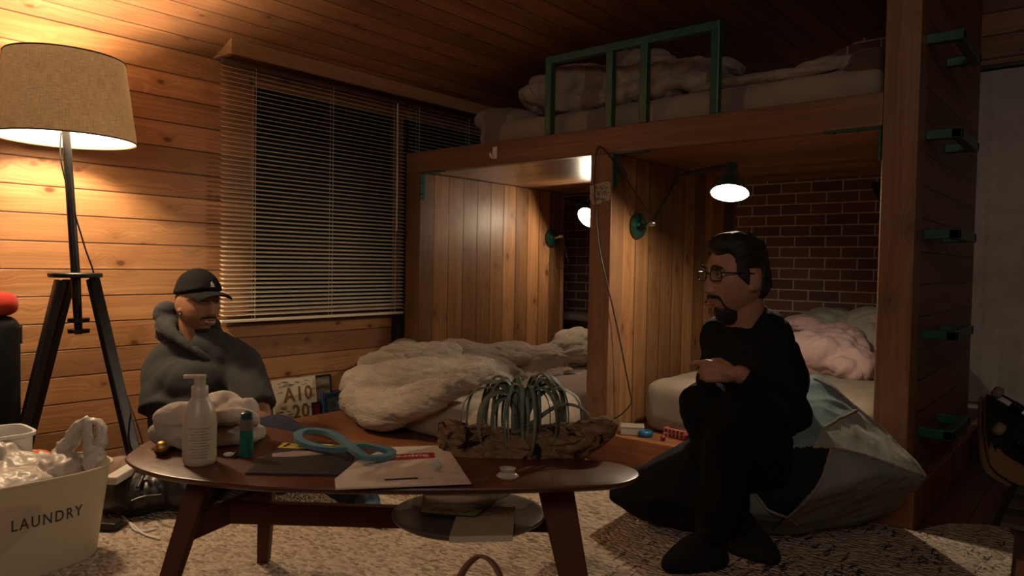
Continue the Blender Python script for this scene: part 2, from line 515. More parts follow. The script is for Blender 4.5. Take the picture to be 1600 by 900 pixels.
# window frame, mullion and dark night panes
w = MB()
for a, c in (((-.26, WY0, WZ0), (-.21, WY0 + .03, WZ1)), ((-.26, WY1 - .03, WZ0), (-.21, WY1, WZ1)), ((-.26, .0, WZ0), (-.205, .05, WZ1)),
             ((-.26, WY0, WZ1 - .03), (-.21, WY1, WZ1)), ((-.26, WY0, WZ0), (-.21, WY1, WZ0 + .03))): w.bb(a, c, .003)
win = struct(w.build('window_1', M_trim))
m_pane = glassy('dark window pane', (.012, .02, .018), .03, .0)
for ya, yb in ((WY0 + .03, .0), (.05, WY1 - .03)):
    g = MB(); g.bb((-.238, ya, WZ0 + .03), (-.232, yb, WZ1 - .03)); g.build('pane', m_pane, win)
b = MB(); b.bb((XW, -1.05, .586), (XW + .022, .04, .632), .004); struct(b.build('trim_2', M_dkwood))
b = MB(); b.bb((XW, -.03, 0), (XW + .06, .11, .62), .004); struct(b.build('gap_shadow_strip', M_dark))  # dark strip standing in for the shadow in the gap beside the bunk

# ---------------------------------------------------------------- venetian blinds
m_slat = plain('ivory slat', (.80, .73, .58), .4)
m_hrail = plain('brown headrail', (.12, .075, .05), .5)
def blind(label, y0, y1, z0, z1, cords, x=-.136):
    t = thing('venetian_blind', label, 'blind', (x, (y0 + y1) / 2, z0), 'venetian blinds over the window')
    h = MB(); h.bb((x - .014, y0, z1), (x + .014, y1, z1 + .024), .003); h.build('headrail', m_hrail, t)
    s = MB(); z = z1 - .012; R = Matrix.Rotation(math.radians(19), 3, 'Y')
    while z > z0 + .03:
        s.box((x, (y0 + y1) / 2, z), (.025, y1 - y0, .0012), R); z -= .0212
    s.build('slats', m_slat, t)
    r = MB(); r.bb((x - .012, y0, z0), (x + .012, y1, z0 + .014), .003); r.build('bottom_rail', m_slat, t)
    for i, yc in enumerate(cords):
        c = MB()
        for dx in (-.0135, .0135): c.cyl((x + dx, yc, z0 + .012), (x + dx, yc, z1 + .006), .0011, seg=6)
        c.build('ladder_cord', M_cream, t)
    return t
vb = blind('ivory venetian blind above the man in the cap, lowered to the sill', -1.105, .0, .607, 1.80, (-.94, -.50, -.07))
wd = MB(); wd.tube([(-.100, -.085, 1.79), (-.098, -.083, 1.4), (-.098, -.083, 1.08)], .003, 8); wd.build('tilt_wand', M_cream, vb)
blind('ivory venetian blind running in behind the bunk bed corner', .03, 1.15, .625, 1.80, (.10, .52, 1.05))

# ---------------------------------------------------------------- white pleated curtain on the back wall, right
c = MB(); n = 150; vs = []
for i in range(n + 1):
    x = 2.36 + 1.6 * i / n
    y = 2.045 + .0022 * math.sin(i * 1.15) + .004 * math.sin(i * .37)
    for z in (.165, 2.03): vs.append((x, y, z))
    for z in (2.03, .165): vs.append((x, y + .004, z))
c._add(vs, [f for i in range(n) for f in ((4 * i, 4 * i + 4, 4 * i + 5, 4 * i + 1), (4 * i + 3, 4 * i + 2, 4 * i + 6, 4 * i + 7), (4 * i, 4 * i + 3, 4 * i + 7, 4 * i + 4), (4 * i + 1, 4 * i + 5, 4 * i + 6, 4 * i + 2))])
ct = thing('curtain', 'white pleated curtain on the back wall, right of the ladder panel', 'curtain', (3.1, 2.05, .165))
c.build('fabric', cloth('off white curtain', (.56, .52, .47), 500), ct, True)
r = MB(); r.bb((2.34, 2.02, 2.035), (3.98, 2.10, 2.06), .003); r.build('curtain_rail', M_black, ct)
b = MB(); b.bb((2.30, 1.985, .115), (4.0, YB, .155), .004); struct(b.build('trim_4', M_white))

# ---------------------------------------------------------------- wooden platform
pt = thing('wooden_platform', 'reddish brown low wooden platform under the two lower beds', 'platform', (1.2, .6, 0))
b = MB(); b.bb((0, -.003, 0), (2.515, YB, .14), .004); b.build('platform_base', M_plat, pt)
b = MB(); b.bb((0, -.895, .016), (1.165, -.005, .14), .004); b.build('platform_step', M_plat, pt)

# ---------------------------------------------------------------- bunk bed
bk = thing('bunk_bed', 'built-in cedar bunk bed with two open bays below and a loft deck', 'bunk bed', (1.2, .7, 0))
DZ0, DZ1 = 1.41, 1.53
b = MB(); b.bb((-.12, 0, 0.0), (0, .11, DZ0), .004); b.build('post', M_postz, bk)
b = MB(); b.bb((1.152, -.002, 0.141), (1.268, .11, DZ0), .004); b.build('post', M_postz, bk)
b = MB(); b.bb((2.378, -.004, .141), (2.49, .11, ceil_z(2.378) - .001), .004); b.build('post', M_postz, bk)
b = MB(); b.bb((-.12, 0, DZ0), (2.376, .05, DZ1), .004); b.build('front_beam', M_beamx, bk)
b = MB(); b.bb((-.118, .052, DZ0 + .004), (2.425, 1.42, DZ1 - .03), .002); b.build('deck', M_deck, bk)
b = MB(); b.bb((-.055, .112, .142), (.0, 1.385, DZ0)); b.build('side_panel', M_panel, bk)
b = MB(); b.bb((1.19, .112, .142), (1.262, 1.388, DZ0)); b.build('divider_panel', M_panel, bk)
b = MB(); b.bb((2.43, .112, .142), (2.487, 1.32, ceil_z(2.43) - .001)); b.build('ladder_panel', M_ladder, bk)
for z, ya, yb in ((1.715, .10, .55), (1.385, .13, .57), (1.035, .155, .585), (.675, .17, .60), (.318, .175, .60)):
    r = MB(); e = .112; yb -= .05
    r.bb((2.487, ya, z - .017), (2.487 + e, ya + .034, z + .017), .003)
    r.bb((2.487 + e - .034, ya, z - .0175), (2.487 + e, yb, z + .0175), .003)
    r.bb((2.487, yb - .034, z - .017), (2.487 + e, yb, z + .017), .003)
    r.build('ladder_rung', M_green, bk)
def bracket(x, sx, z, lx=.17, lz=.15):
    g = MB(); g.bb((x, -.006, z - .006), (x + sx * lx, .03, z), .001); g.bb((x, -.006, z - lz), (x + sx * .006, .03, z), .001)
    for k in (.4, .8):
        g.cyl((x + sx * lx * k, .012, z - .006), (x + sx * lx * k, .012, z - .010), .005, seg=8)
        g.cyl((x + sx * .006, .012, z - lz * k), (x + sx * .010, .012, z - lz * k), .005, seg=8)
    g.build('corner_bracket', M_green, bk)
bracket(.002, 1, DZ0 - .001); bracket(1.270, 1, DZ0 - .001); bracket(2.374, -1, DZ0 - .001, .2, .12)
gr = thing('guard_rail', 'dark green metal guard rail standing on the loft front beam', 'guard rail', (1.3, .02, DZ1))
b = MB(); b.bb((.872, .005, 1.872), (1.758, .042, 1.907), .003); b.build('top_bar', M_green, gr)
for x in (.872, 1.217, 1.393, 1.723):
    b = MB(); b.bb((x, .006, DZ1), (x + .036, .041, 1.874), .003); b.build('upright_bar', M_green, gr)

# hook and sticker
h = MB()
h.box((.562, -.004, 1.472), (.030, .007, .062), None, .003)
h.tube(spline([(.562, -.008, 1.456), (.558, -.022, 1.447), (.556, -.030, 1.458), (.556, -.030, 1.468)], 5), .006, 8)
tag(rebase(h.build('wall_hook', M_cream, None, True, 40)), 'small white plastic hook stuck on the loft front beam', 'hook')
out = [(1.150, 1.268), (1.170, 1.272), (1.206, 1.281), (1.252, 1.284), (1.263, 1.276), (1.264, 1.206), (1.250, 1.196), (1.226, 1.197), (1.206, 1.185), (1.172, 1.180), (1.160, 1.198), (1.150, 1.212), (1.154, 1.236)]
st = thing('sticker', 'pale irregular sticker with black scrawled lettering on the middle post', 'sticker', (1.207, -.003, 1.18))
s = MB(); s.prism(out, .0025, .0035, Matrix(((1, 0, 0, 0), (0, 0, -1, 0), (0, 1, 0, 0), (0, 0, 0, 1)))); s.build('paper', plain('sticker paper', (.42, .33, .24), .7), st)
s = MB(); rs = random.Random(3)
for row, (za, zb, xa, xb) in enumerate(((1.248, 1.272, 1.186, 1.248), (1.222, 1.243, 1.182, 1.25), (1.196, 1.219, 1.166, 1.24))):
    x = xa
    while x < xb:
        pts = [(x + rs.uniform(-.006, .008), -.0042, rs.uniform(za, zb)) for _ in range(3)]
        s.tube(pts, .0013, 5); x += .0085
s.tube([(1.162, -.0042, 1.232), (1.172, -.0042, 1.222), (1.192, -.0042, 1.205)], .0016, 5)
s.build('lettering', M_black, st)
# ================================================================== LAMPS
WARM = (1.0, .73, .45); BULB = (1.0, .80, .56)
def point(name, loc, e, col, rad):
    l = bpy.data.lights.new(name, 'POINT'); l.energy = e; l.color = col; l.shadow_soft_size = rad
    o = bpy.data.objects.new(name, l); COL.objects.link(o); o.location = V(loc); return o

M_linen, nt, bs, out_ = _nt('oatmeal linen shade'); N = NB(nt)
sep = N.n('ShaderNodeSeparateXYZ'); N.l(N.obj(), sep.inputs[0])
ang = N.m('ARCTAN2', sep.outputs[1], sep.outputs[0])
wv = N.noise(N.comb(N.m('MULTIPLY', ang, 8), N.m('MULTIPLY', sep.outputs[2], 330), 0.), 1, 2)
wh = N.noise(N.comb(N.m('MULTIPLY', ang, 90), N.m('MULTIPLY', sep.outputs[2], 25), 3.), 1, 2)
cc = N.mix(N.ramp(N.m('ADD', wv, wh), .75, 1.3), (.46, .34, .20), (.26, .185, .105))
N.l(cc, bs.inputs['Base Color']); bs.inputs['Roughness'].default_value = .95; bs.inputs['Specular IOR Level'].default_value = .05
tl = N.n('ShaderNodeBsdfTranslucent'); N.l(N.mix(N.ramp(N.m('ADD', wv, wh), .75, 1.3), (.66, .60, .52), (.40, .36, .31)), tl.inputs[0])
mx = N.n('ShaderNodeMixShader'); mx.inputs[0].default_value = .5
N.l(bs.outputs[0], mx.inputs[1]); N.l(tl.outputs[0], mx.inputs[2]); N.l(mx.outputs[0], out_.inputs[0])
M_inner = plain('white shade lining', (.85, .82, .76), .7)
M_lining, nt, bs, out_ = _nt('white translucent lining'); N = NB(nt)
bs.inputs['Base Color'].default_value = (.85, .82, .76, 1); bs.inputs['Roughness'].default_value = .8
tl = N.n('ShaderNodeBsdfTranslucent'); tl.inputs[0].default_value = (.85, .8, .72, 1)
mx = N.n('ShaderNodeMixShader'); mx.inputs[0].default_value = .4
N.l(bs.outputs[0], mx.inputs[1]); N.l(tl.outputs[0], mx.inputs[2]); N.l(mx.outputs[0], out_.inputs[0])
M_bulb = emis('glowing bulb', (1, .9, .75), 25)

LX = .10
top_c = P(106, 93, 0, LX); bot_c = P(104, 219, 0, LX); plate = P(118, 428, 0, LX)
RB, RT = .228, .190
fl = thing('floor_lamp', 'black tripod floor lamp with a linen drum shade, lit, beside the left wall', 'floor lamp', (plate.x, plate.y, 0))
axis = (bot_c - plate).normalized()
tilt = frame(bot_c, V((1, 0, 0)), V((0, 1, 0)))
zt = top_c.z - bot_c.z
s = MB()
s.lathe([(RB, 0), (RT, zt), (RT - .004, zt), (RB - .004, 0)], tilt, 64, closed_prof=True)
shade = s.build('lamp_shade', [M_linen], fl, True, 50)
shade.location = bot_c - BASE[fl.name]; shade.data.transform(Matrix.Translation(-(bot_c - BASE[fl.name]))); BASE[shade.name] = bot_c.copy()
tr_ = MB(); tr2 = MB()
tr_.tube([tilt @ V((RB * math.cos(a), RB * math.sin(a), 0)) for a in [2 * PI * k / 64 for k in range(64)]], .003, 6, closed=True)
tr2.tube([tilt @ V((RT * math.cos(a), RT * math.sin(a), zt)) for a in [2 * PI * k / 64 for k in range(64)]], .003, 6, closed=True)
tr_.build('shade_trim', M_black, shade, True); tr2.build('shade_trim', M_black, shade, True)
li = MB(); li.lathe([(RB - .0055, .004), (RT - .0055, zt - .004), (RT - .0065, zt - .004), (RB - .0065, .004)], tilt, 64, closed_prof=True)
lin = li.build('shade_lining', M_lining, shade, True, 50)
sp = MB()
for k in range(3):
    a = 2 * PI * k / 3 + .4
    sp.cyl(tilt @ V((0, 0, .092)), tilt @ V(((RT - .006) * math.cos(a), (RT - .006) * math.sin(a), zt - .012)), .0022, seg=6)
sp.build('shade_carrier', M_black, shade)
p_ = MB(); p_.cyl(plate, bot_c + axis * .095, .0155, .0135, 20); p_.build('pole', M_black, fl, True, 40)
bl = MB(); bl.lathe([(0, .0), (.014, .0), (.014, .03), (.02, .045), (.03, .07), (.028, .09), (.015, .105), (0, .108)], Matrix.Translation(bot_c + V((0, 0, .095))), 20); bulb = bl.build('bulb', M_bulb, fl, True)
b = MB(); b.lathe([(0, -.009), (.084, -.009), (.088, -.005), (.088, .005), (.084, .009), (0, .009)], Matrix.Translation(plate + V((0, 0, -.004))), 36); b.build('top_plate', M_black, fl, True, 40)
feet = [Z(4, 808, 0), Z(229, 800, 0)]
feet.append(V((-.13, feet[0].y + .10, 0)))
tops = [P(94, 436, 0, LX + .02), P(145, 434, 0, LX), P(108, 436, 0, LX - .05)]
for f, t in zip(feet, tops):
    g = MB(); g.bar(t + V((0, 0, -.004)), f + V((0, 0, .004)), .040, .030, V((0, 0, 1)), .004); g.build('leg', M_black, fl)
b = MB(); b.cyl(plate + V((0, 0, -.012)), P(123, 522, 0, LX), .017, .013, 16)
for py in (500, 517): 
    q = P(123, py, 0, LX); b.cyl(q + V((0, 0, -.007)), q + V((0, 0, .007)), .036, seg=24)
b.build('height_collar', M_black, fl, True, 40)
cd = MB(); cd.tube(spline([bot_c + V((-.01, -.015, .03)), bot_c + V((.012, -.018, -.1)), plate + V((.01, .022, .12)), plate + V((.02, .06, -.02)), plate + V((-.04, .12, -.25)), feet[1] + V((-.06, .0, .28)), feet[1] + V((-.05, .03, .12)), feet[1] + V((-.02, .05, .005))], 8), .003, 6)
cd.build('lamp_cord', M_black, fl, True)
point('floor_lamp_bulb_light', bot_c + V((0, 0, .165)), 100, WARM, .045)

def bay_lamp(label, base, nrm, joints, head, hdir, energy, cord):
    base = V(base); nrm = V(nrm).normalized(); head = V(head); hdir = V(hdir).normalized()
    t = thing('wall_lamp', label, 'wall lamp', base, 'jointed wall lamps in the bunk bays')
    Mx = frame(base, nrm.orthogonal(), nrm.cross(nrm.orthogonal()))
    b = MB(); b.lathe([(0, 0), (.058, 0), (.062, .006), (.061, .016), (.052, .026), (.034, .030), (.030, .036), (0, .038)], Mx, 36); b.build('wall_plate', M_green_metal, t, True, 35)
    j0 = base + nrm * .036
    pts = [j0] + [V(q) for q in joints]
    k = MB(); k.cyl(j0, pts[1], .008, seg=12)
    for q in pts[1:2]: k.ell(q, .016, seg=12); k.cyl(q - V((0, .024, 0)), q + V((0, .024, 0)), .006, seg=10)
    k.build('swivel', M_chrome, t, True, 40)
    up = -hdir
    neck = head + up * .105
    for a, c in zip(pts[1:], pts[2:] + [neck + up * .02]):
        g = MB(); g.cyl(a, c, .0068, seg=12); d = (c - a); g.cyl(a + d * .12 + V((0, 0, .012)), a + d * .85 + V((0, 0, .012)), .003, seg=8)
        g.ell(c, .013, seg=12); g.build('arm', M_black_metal, t, True, 40)
    H = frame(head, hdir.orthogonal(), hdir.cross(hdir.orthogonal()))       # z = hdir
    H = Matrix((hdir.orthogonal().normalized(), hdir.cross(hdir.orthogonal()).normalized(), hdir)).transposed().to_4x4(); H.translation = head
    s = MB()
    s.lathe([(0, -.135), (.018, -.135), (.024, -.13), (.025, -.095), (.034, -.082), (.052, -.050), (.070, -.015), (.077, 0), (.075, 0), (.068, -.015), (.05, -.05), (.032, -.080), (0, -.082)], H, 40)
    sh = s.build('lamp_shade', M_green_metal, t, True, 40)
    s = MB(); s.lathe([(.0745, -.0005), (.0665, -.016), (.0485, -.05), (.031, -.078), (0, -.079), (0, -.0785), (.0305, -.0775), (.048, -.05), (.066, -.0165), (.074, -.001)], H, 40); s.build('shade_lining', M_inner, sh, True)
    s = MB(); s.ell(head - hdir * .040, .026, seg=16); s.build('bulb', M_bulb, t, True)
    c = MB(); c.tube(spline(cord, 8), .003, 6); c.build('lamp_cord', M_black, t, True)
    point(label.split()[0] + '_bay_light', head - hdir * .006, energy, BULB, .02)
    return t
toC = lambda q: (CAM - V(q)).normalized()
h2 = D(1140, 302, 2.93)
b2 = P(994, 353, 0, 1.264)
el1 = D(1020, 349, 3.33); el2 = D(1060, 276, 3.16)
sw = MB()
hook_ = P(938, 229, 1, -.012)
bay_lamp('lit green jointed lamp over the right-hand lower bay, above the man with glasses', b2, (1, 0, 0), [el1, el2], h2, V((0, 0, -1)) * .86 + toC(h2) * .38 + V((-.06, 0, 0)), 24,
         [el1 + V((0, 0, .01)), P(1000, 312, 1, .10), P(985, 290, 1, .02), P(968, 262, 1, -.012), P(948, 238, 1, -.014), hook_, P(932, 238, 1, -.012), P(929, 280, 1, -.012), P(931, 330, 1, -.012), P(937, 390, 1, -.012), P(948, 440, 1, -.012), P(955, 470, 1, -.01), P(966, 520, 1, .03), P(976, 570, 1, .05), P(984, 612, 1, .06), P(986, 630, 1, .05), P(970, 648, 1, .02), P(952, 658, 1, -.008), P(930, 672, 1, -.010)])
sw_ = bpy.data.objects['wall_lamp']
s = MB(); s.bar(P(962, 252, 1, -.013), P(978, 276, 1, .0), .022, .014, V((0, 1, 0)), .004); s.build('cord_switch', M_black, sw_)
h1 = D(919, 340, 4.62)
b1 = P(860, 372, 0, .002)
bay_lamp('lit green jointed lamp half hidden behind the middle post in the left-hand lower bay', b1, (1, 0, 0), [D(878, 369, 4.95), D(884, 312, 4.8)], h1, toC(h1) * .62 + V((0, 0, -1)) * .40 + V((-.62, -.1, 0)) * .6, 9,
         [D(880, 372, 4.94), D(884, 395, 4.95), D(888, 412, 4.95), D(880, 420, 4.98), D(868, 415, 5.0)])
# third lamp of the right bay: only the edge of its shade shows beside the ladder post
h3 = P(1372, 300, 1, .95)
t3 = thing('wall_lamp', 'unlit dark green lamp shade peeping out beside the ladder post', 'wall lamp', (2.43, h3.y, h3.z), 'jointed wall lamps in the bunk bays')
Mx = Matrix(((0, 0, -1, 2.4295), (0, 1, 0, h3.y + .10), (1, 0, 0, h3.z - .03), (0, 0, 0, 1)))
b = MB(); b.lathe([(0, 0), (.058, 0), (.062, .006), (.061, .016), (.052, .026), (.034, .030), (0, .034)], Mx, 32); b.build('wall_plate', M_green_metal, t3, True, 35)
b = MB(); b.cyl((2.40, h3.y + .10, h3.z - .03), (h3.x + .10, h3.y, h3.z + .02), .007, seg=10); b.build('arm', M_black_metal, t3, True)
hd = V((-.9, -.1, -.42)).normalized()
H = Matrix((hd.orthogonal().normalized(), hd.cross(hd.orthogonal()).normalized(), hd)).transposed().to_4x4(); H.translation = h3 + V((.0, 0, -.02))
b = MB(); b.lathe([(0, -.135), (.018, -.135), (.024, -.13), (.025, -.095), (.034, -.082), (.052, -.050), (.070, -.015), (.077, 0), (.075, 0), (.068, -.015), (.05, -.05), (.032, -.080), (0, -.082)], H, 36); b.build('lamp_shade', M_green_metal, t3, True, 40)

# soft fill light added behind the viewer, no real lamp stands there
point('rear_fill_light', (3.7, -4.3, 2.45), 54, (1, .92, .82), .5)
W = bpy.data.worlds.new('world'); SC.world = W; W.use_nodes = True
W.node_tree.nodes['Background'].inputs[0].default_value = (.01, .02, .018, 1)
W.node_tree.nodes['Background'].inputs[1].default_value = .15
SC.view_settings.view_transform = 'Standard'; SC.view_settings.look = 'None'
SC.view_settings.gamma = 1; SC.view_settings.use_curve_mapping = False
SC.view_settings.exposure = 0.0

# ================================================================== BEDDING
M_sheet = cloth('warm grey sheet', (.44, .37, .30), 700, .5, 14)
M_duvet = cloth('crinkled oatmeal gauze', (.50, .43, .34), 500, 1.0, 38)
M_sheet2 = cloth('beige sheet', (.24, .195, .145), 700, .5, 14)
M_pink = cloth('dusty pink blanket', (.50, .35, .33), 300, .5, 25)
M_grey = cloth('soft grey blanket', (.40, .39, .35), 300, .5, 25)
M_stripe = cloth('striped taupe bedding', (.33, .265, .215), 600, .5, 20, stripes=(0, .62, .16, .13, (.20, .15, .125)))
M_loft = cloth('taupe loft sheet', (.29, .235, .19), 600, .4, 16, stripes=(0, .66, .17, .25, (.19, .145, .12)))
M_brown = cloth('dark brown throw', (.10, .06, .042), 300, .5, 20)

def soft(name, label, cat, mat, boxes, ells, voxel, fn, smooth=6, group=None, tubes=(), second=None):
    b = MB()
    for (a, c, bev) in boxes: b.bb(a, c, bev)
    for e in ells: b.ell(e[0], e[1], Matrix.Rotation(math.radians(e[2]), 3, 'Z') if len(e) > 2 else None, 24)
    for (pts, r) in tubes: b.tube(spline(pts, 6), r if not isinstance(r, list) else [x.x for x in spline([V((q, 0, 0)) for q in r], 6)], 16, round_ends=True)
    me = remesh(b, voxel, smooth)
    for f in (fn if isinstance(fn, (list, tuple)) else [fn]):
        if f: displace(me, f)
    o = link(name, me, mat, None, True)
    return tag(rebase(o), label, cat, group)
def clampz(fn, z):
    def g(co, n):
        q = fn(co, n); q.z = max(q.z, z + .001); return q
    return g

soft('mattress', 'low futon mattress under the oatmeal duvet in the left-hand lower bay', 'mattress', M_sheet,
     [((.165, -.635, .141), (1.13, 1.37, .305), .05)], [], .016, clampz(folds(.006, 6, (1, 1, .6), 2), .1405))
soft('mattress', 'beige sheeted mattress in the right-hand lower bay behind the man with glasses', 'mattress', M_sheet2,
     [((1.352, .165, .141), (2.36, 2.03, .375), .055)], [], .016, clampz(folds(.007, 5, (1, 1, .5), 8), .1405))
Y = lambda px, py, y: P(px, py, 1, y)
def above(q, z): return V((q.x, q.y, max(q.z, z)))
soft('duvet', 'rumpled oatmeal gauze duvet heaped on the left-hand lower bed', 'duvet', M_duvet, [],
     [(Y(602, 606, -.42), (.20, .20, .13), 20), (Y(585, 625, -.48), (.17, .17, .10)), (Y(640, 580, -.22), (.22, .24, .13), 20),
      (Y(690, 600, -.30), (.26, .22, .115), 15), (Y(735, 585, -.08), (.26, .26, .10), 10), (Y(640, 560, .0), (.14, .2, .12)), (Y(720, 555, .15), (.22, .22, .09)),
      (Y(780, 555, .35), (.22, .25, .08)), (Y(760, 590, .05), (.24, .2, .07))],
     .0095, [creases(.024, 2.6, 3, 3.4, (1.1, .6, 1), .35), creases(.0085, 6.5, 9, 3.2, (.55, 1, 1.5), .6), creases(.0035, 17, 19, 2.4, (.5, 1, 1.8), .5), drape(.165, 1.13, -.60, 1.37, .305)], 6,
     tubes=[([Y(553, 626, -.69), Y(590, 640, -.71), Y(640, 630, -.70), Y(700, 606, -.66), Y(755, 585, -.55)], [.070, .085, .080, .070, .055]), ([Y(560, 600, -.58), Y(620, 596, -.60), Y(690, 590, -.52), Y(750, 575, -.36)], [.09, .10, .09, .07]), ([Y(585, 570, -.45), Y(640, 560, -.35), Y(700, 556, -.2)], [.08, .09, .08])])
soft('blanket', 'creased oatmeal blanket bunched at the back of the left-hand lower bed', 'blanket', M_duvet, [],
     [(Y(800, 562, .45), (.20, .18, .085), 30), (Y(850, 560, .55), (.18, .2, .08)), (Y(890, 552, .75), (.2, .2, .09)), (Y(905, 540, .95), (.18, .2, .11)), (Y(850, 585, .45), (.22, .2, .06))],
     .009, [creases(.024, 5, 14, 2.8, (1.4, .7, 1)), creases(.009, 9, 4, 3.0, (1.6, .5, 1)), creases(.0035, 20, 6, 2.4, (1.8, .5, 1)), drape(.165, 1.13, -.635, 1.37, .305)], 5)
soft('blanket', 'dusty pink blanket crumpled on the right-hand lower bed', 'blanket', M_pink, [],
     [(Y(1275, 555, 1.05), (.20, .16, .13)), (Y(1310, 560, 1.1), (.18, .16, .13)), (Y(1255, 508, 1.25), (.12, .12, .06)), (Y(1300, 525, 1.25), (.18, .14, .07), -20), (Y(1335, 575, 1.0), (.12, .14, .10))],
     .0095, [creases(.022, 4.5, 21, 3.0, (1, 1, .5)), creases(.005, 12, 3, 2.4, (1.2, 1, .4)), drape(1.352, 2.36, .165, 2.03, .375)], 5)
soft('blanket', 'pale grey blanket behind the pink one on the right-hand lower bed', 'blanket', M_grey, [],
     [(Y(1310, 510, 1.6), (.30, .18, .10), -8), (Y(1370, 520, 1.5), (.20, .18, .14)), (Y(1390, 560, 1.45), (.2, .2, .18)), (Y(1330, 540, 1.65), (.3, .16, .16))],
     .010, [creases(.028, 5, 33, 2.5), drape(1.352, 2.36, .165, 2.03, .375)], 5)
# loft bed
LZ = DZ1 - .03
soft('mattress', 'striped taupe mattress on the loft deck', 'mattress', M_loft,
     [((.34, .085, LZ), (2.36, 1.38, LZ + .155), .06)], [(Y(800, 195, .32), (.17, .25, .075))], .016, clampz(folds(.010, 5, (1, 1, .6), 12), LZ))
soft('duvet', 'striped taupe duvet rolled up behind the green guard rail', 'duvet', M_stripe, [],
     [(Y(878, 150, .17), (.085, .085, .14), 0), (Y(900, 128, .26), (.17, .13, .085), 0), (Y(955, 128, .34), (.20, .14, .075)), (Y(1020, 125, .42), (.22, .18, .10)), (Y(1075, 125, .5), (.18, .2, .10)), (Y(1005, 112, .55), (.2, .2, .11)),
      (Y(1090, 118, .75), (.24, .2, .085)), (Y(850, 150, .4), (.12, .15, .10)), (Y(930, 160, .26), (.22, .14, .07)), (Y(1010, 152, .30), (.24, .16, .07)), (Y(1080, 142, .36), (.24, .2, .06))],
     .0095, [creases(.022, 4.5, 41, 3.0), creases(.005, 12, 6, 2.4, (1, 1, .6)), lambda co, n: V((co.x, max(co.y, .054), max(co.z, LZ + .158)) if co.z > LZ + .10 or co.y > .085 else (co.x, max(co.y, .054), max(co.z, LZ + .002)))], 5,
     tubes=[([Y(868, 192, .13), Y(872, 160, .12), Y(890, 128, .18), Y(940, 122, .24), Y(1000, 135, .28)], [.05, .065, .075, .07, .06])])
soft('sheet', 'loose taupe sheet sloping towards the ladder end of the loft', 'sheet', M_loft, [],
     [(Y(1200, 140, .35), (.36, .24, .035), 4), (Y(1260, 128, .30), (.25, .2, .04)), (Y(1310, 118, .4), (.22, .25, .05), 10)],
     .010, [creases(.016, 6, 51, 2.4, (.5, 1.6, 1)), lambda co, n: V((co.x, max(co.y, .054), max(co.z, LZ + .157)))], 5)
soft('throw_blanket', 'dark brown throw at the ladder end of the loft', 'blanket', M_brown, [],
     [(Y(1362, 118, .22), (.10, .12, .055)), (Y(1375, 108, .35), (.12, .2, .07))], .011, [folds(.016, 8, (1, 1, 1), 61)], 5)
# ================================================================== RUG
b = MB()
rug_out = [(.32, -3.2), (2.95, -3.2), (2.86, -1.2), (2.815, -.2), (2.79, .15), (2.765, .255), (2.70, .235), (2.60, .16), (2.55, .06), (2.53, -.02), (1.8, -.03), (.9, -.035), (.34, -.04)]
b.prism([(p.x, p.y) for p in spline([(x, y, 0) for x, y in rug_out], 1, True)], .001, .013, None, .003)
tag(rebase(b.build('rug', M_rug)), 'cream woven rug with dark dashes under the coffee table and beanbag', 'rug')

# ================================================================== COFFEE TABLE
M_table = wood('dark walnut', 'X', 'Y', 9, -4, (.066, .051, .044), (.046, .035, .030), knots=.0, groove=False, rough=.36, spec=.4)
M_tleg = wood('dark walnut leg', 'Z', 'X', 9, -4, (.0125, .010, .009), (.009, .0072, .0068), knots=.0, groove=False, rough=.6, spec=.2)
TZ = .40
o_ = [(195, 715), (212, 700), (232, 688), (280, 674), (340, 666), (400, 664), (462, 674), (530, 688), (607, 702), (720, 711), (850, 716), (905, 716), (960, 722), (990, 731), (999, 740), (990, 748), (955, 756), (860, 760), (760, 762), (600, 763), (480, 761), (400, 758), (310, 750), (250, 741), (212, 729)]
T_out = [Z(x, y, TZ) for x, y in o_]
tab = thing('coffee_table', 'dark walnut coffee table with rounded rectangular top, splayed legs and a lower oval shelf', 'coffee table', (1.55, -1.65, 0.013))
pl = spline(T_out, 4, True)
cx = sum(p.x for p in pl) / len(pl); cy = sum(p.y for p in pl) / len(pl)
def ringz(pl, s, z):
    out = []
    n = len(pl)
    for i, p in enumerate(pl):
        t = pl[(i + 1) % n] - pl[i - 1]; nn = V((t.y, -t.x, 0)).normalized()
        if nn.dot(p - V((cx, cy, p.z))) < 0: nn = -nn
        out.append(V((p.x, p.y, 0)) + nn * s + V((0, 0, z)))
    return out
def slab(b, pl, prof):
    rings = [[b.bm.verts.new(v) for v in ringz(pl, s, z)] for s, z in prof]
    n = len(pl)
    for a, c in zip(rings, rings[1:]):
        for k in range(n): b.bm.faces.new([a[k], a[(k + 1) % n], c[(k + 1) % n], c[k]])
    b.bm.faces.new(rings[0][::-1]); b.bm.faces.new(rings[-1])
b = MB(); slab(b, pl, [(-.05, TZ - .024), (-.03, TZ - .024), (-.010, TZ - .016), (-.002, TZ - .009), (0, TZ - .005), (-.002, TZ - .0015), (-.006, TZ)])
b.build('table_top', M_table, tab, True, 25)
def leg(top, foot, w0, d0, w1, d1, up):
    g = MB(); g.bar(top, foot, w0, d0, up, .004, 0, w1, d1); g.build('leg', M_tleg, tab)
G = .0135
fl_t, fl_f = Z(318, 738, TZ - .025), Z(231, 1012, G)
bl_t, bl_f = Z(420, 715, TZ - .025), Z(412, 877, G)
fr_t, fr_f = Z(864, 742, TZ - .025), Z(917, 1005, G)
br_t, br_f = Z(872, 722, TZ - .025), Z(890, 866, G)
up_ = V((.64, -.76, 0))
leg(fl_t, fl_f, .052, .040, .036, .03, up_); leg(bl_t, bl_f, .045, .038, .032, .03, up_)
leg(fr_t, fr_f, .090, .034, .058, .03, up_); leg(br_t, br_f, .060, .036, .038, .03, up_)
def at_z(a, c, z): return a + (c - a) * ((z - a.z) / (c.z - a.z))
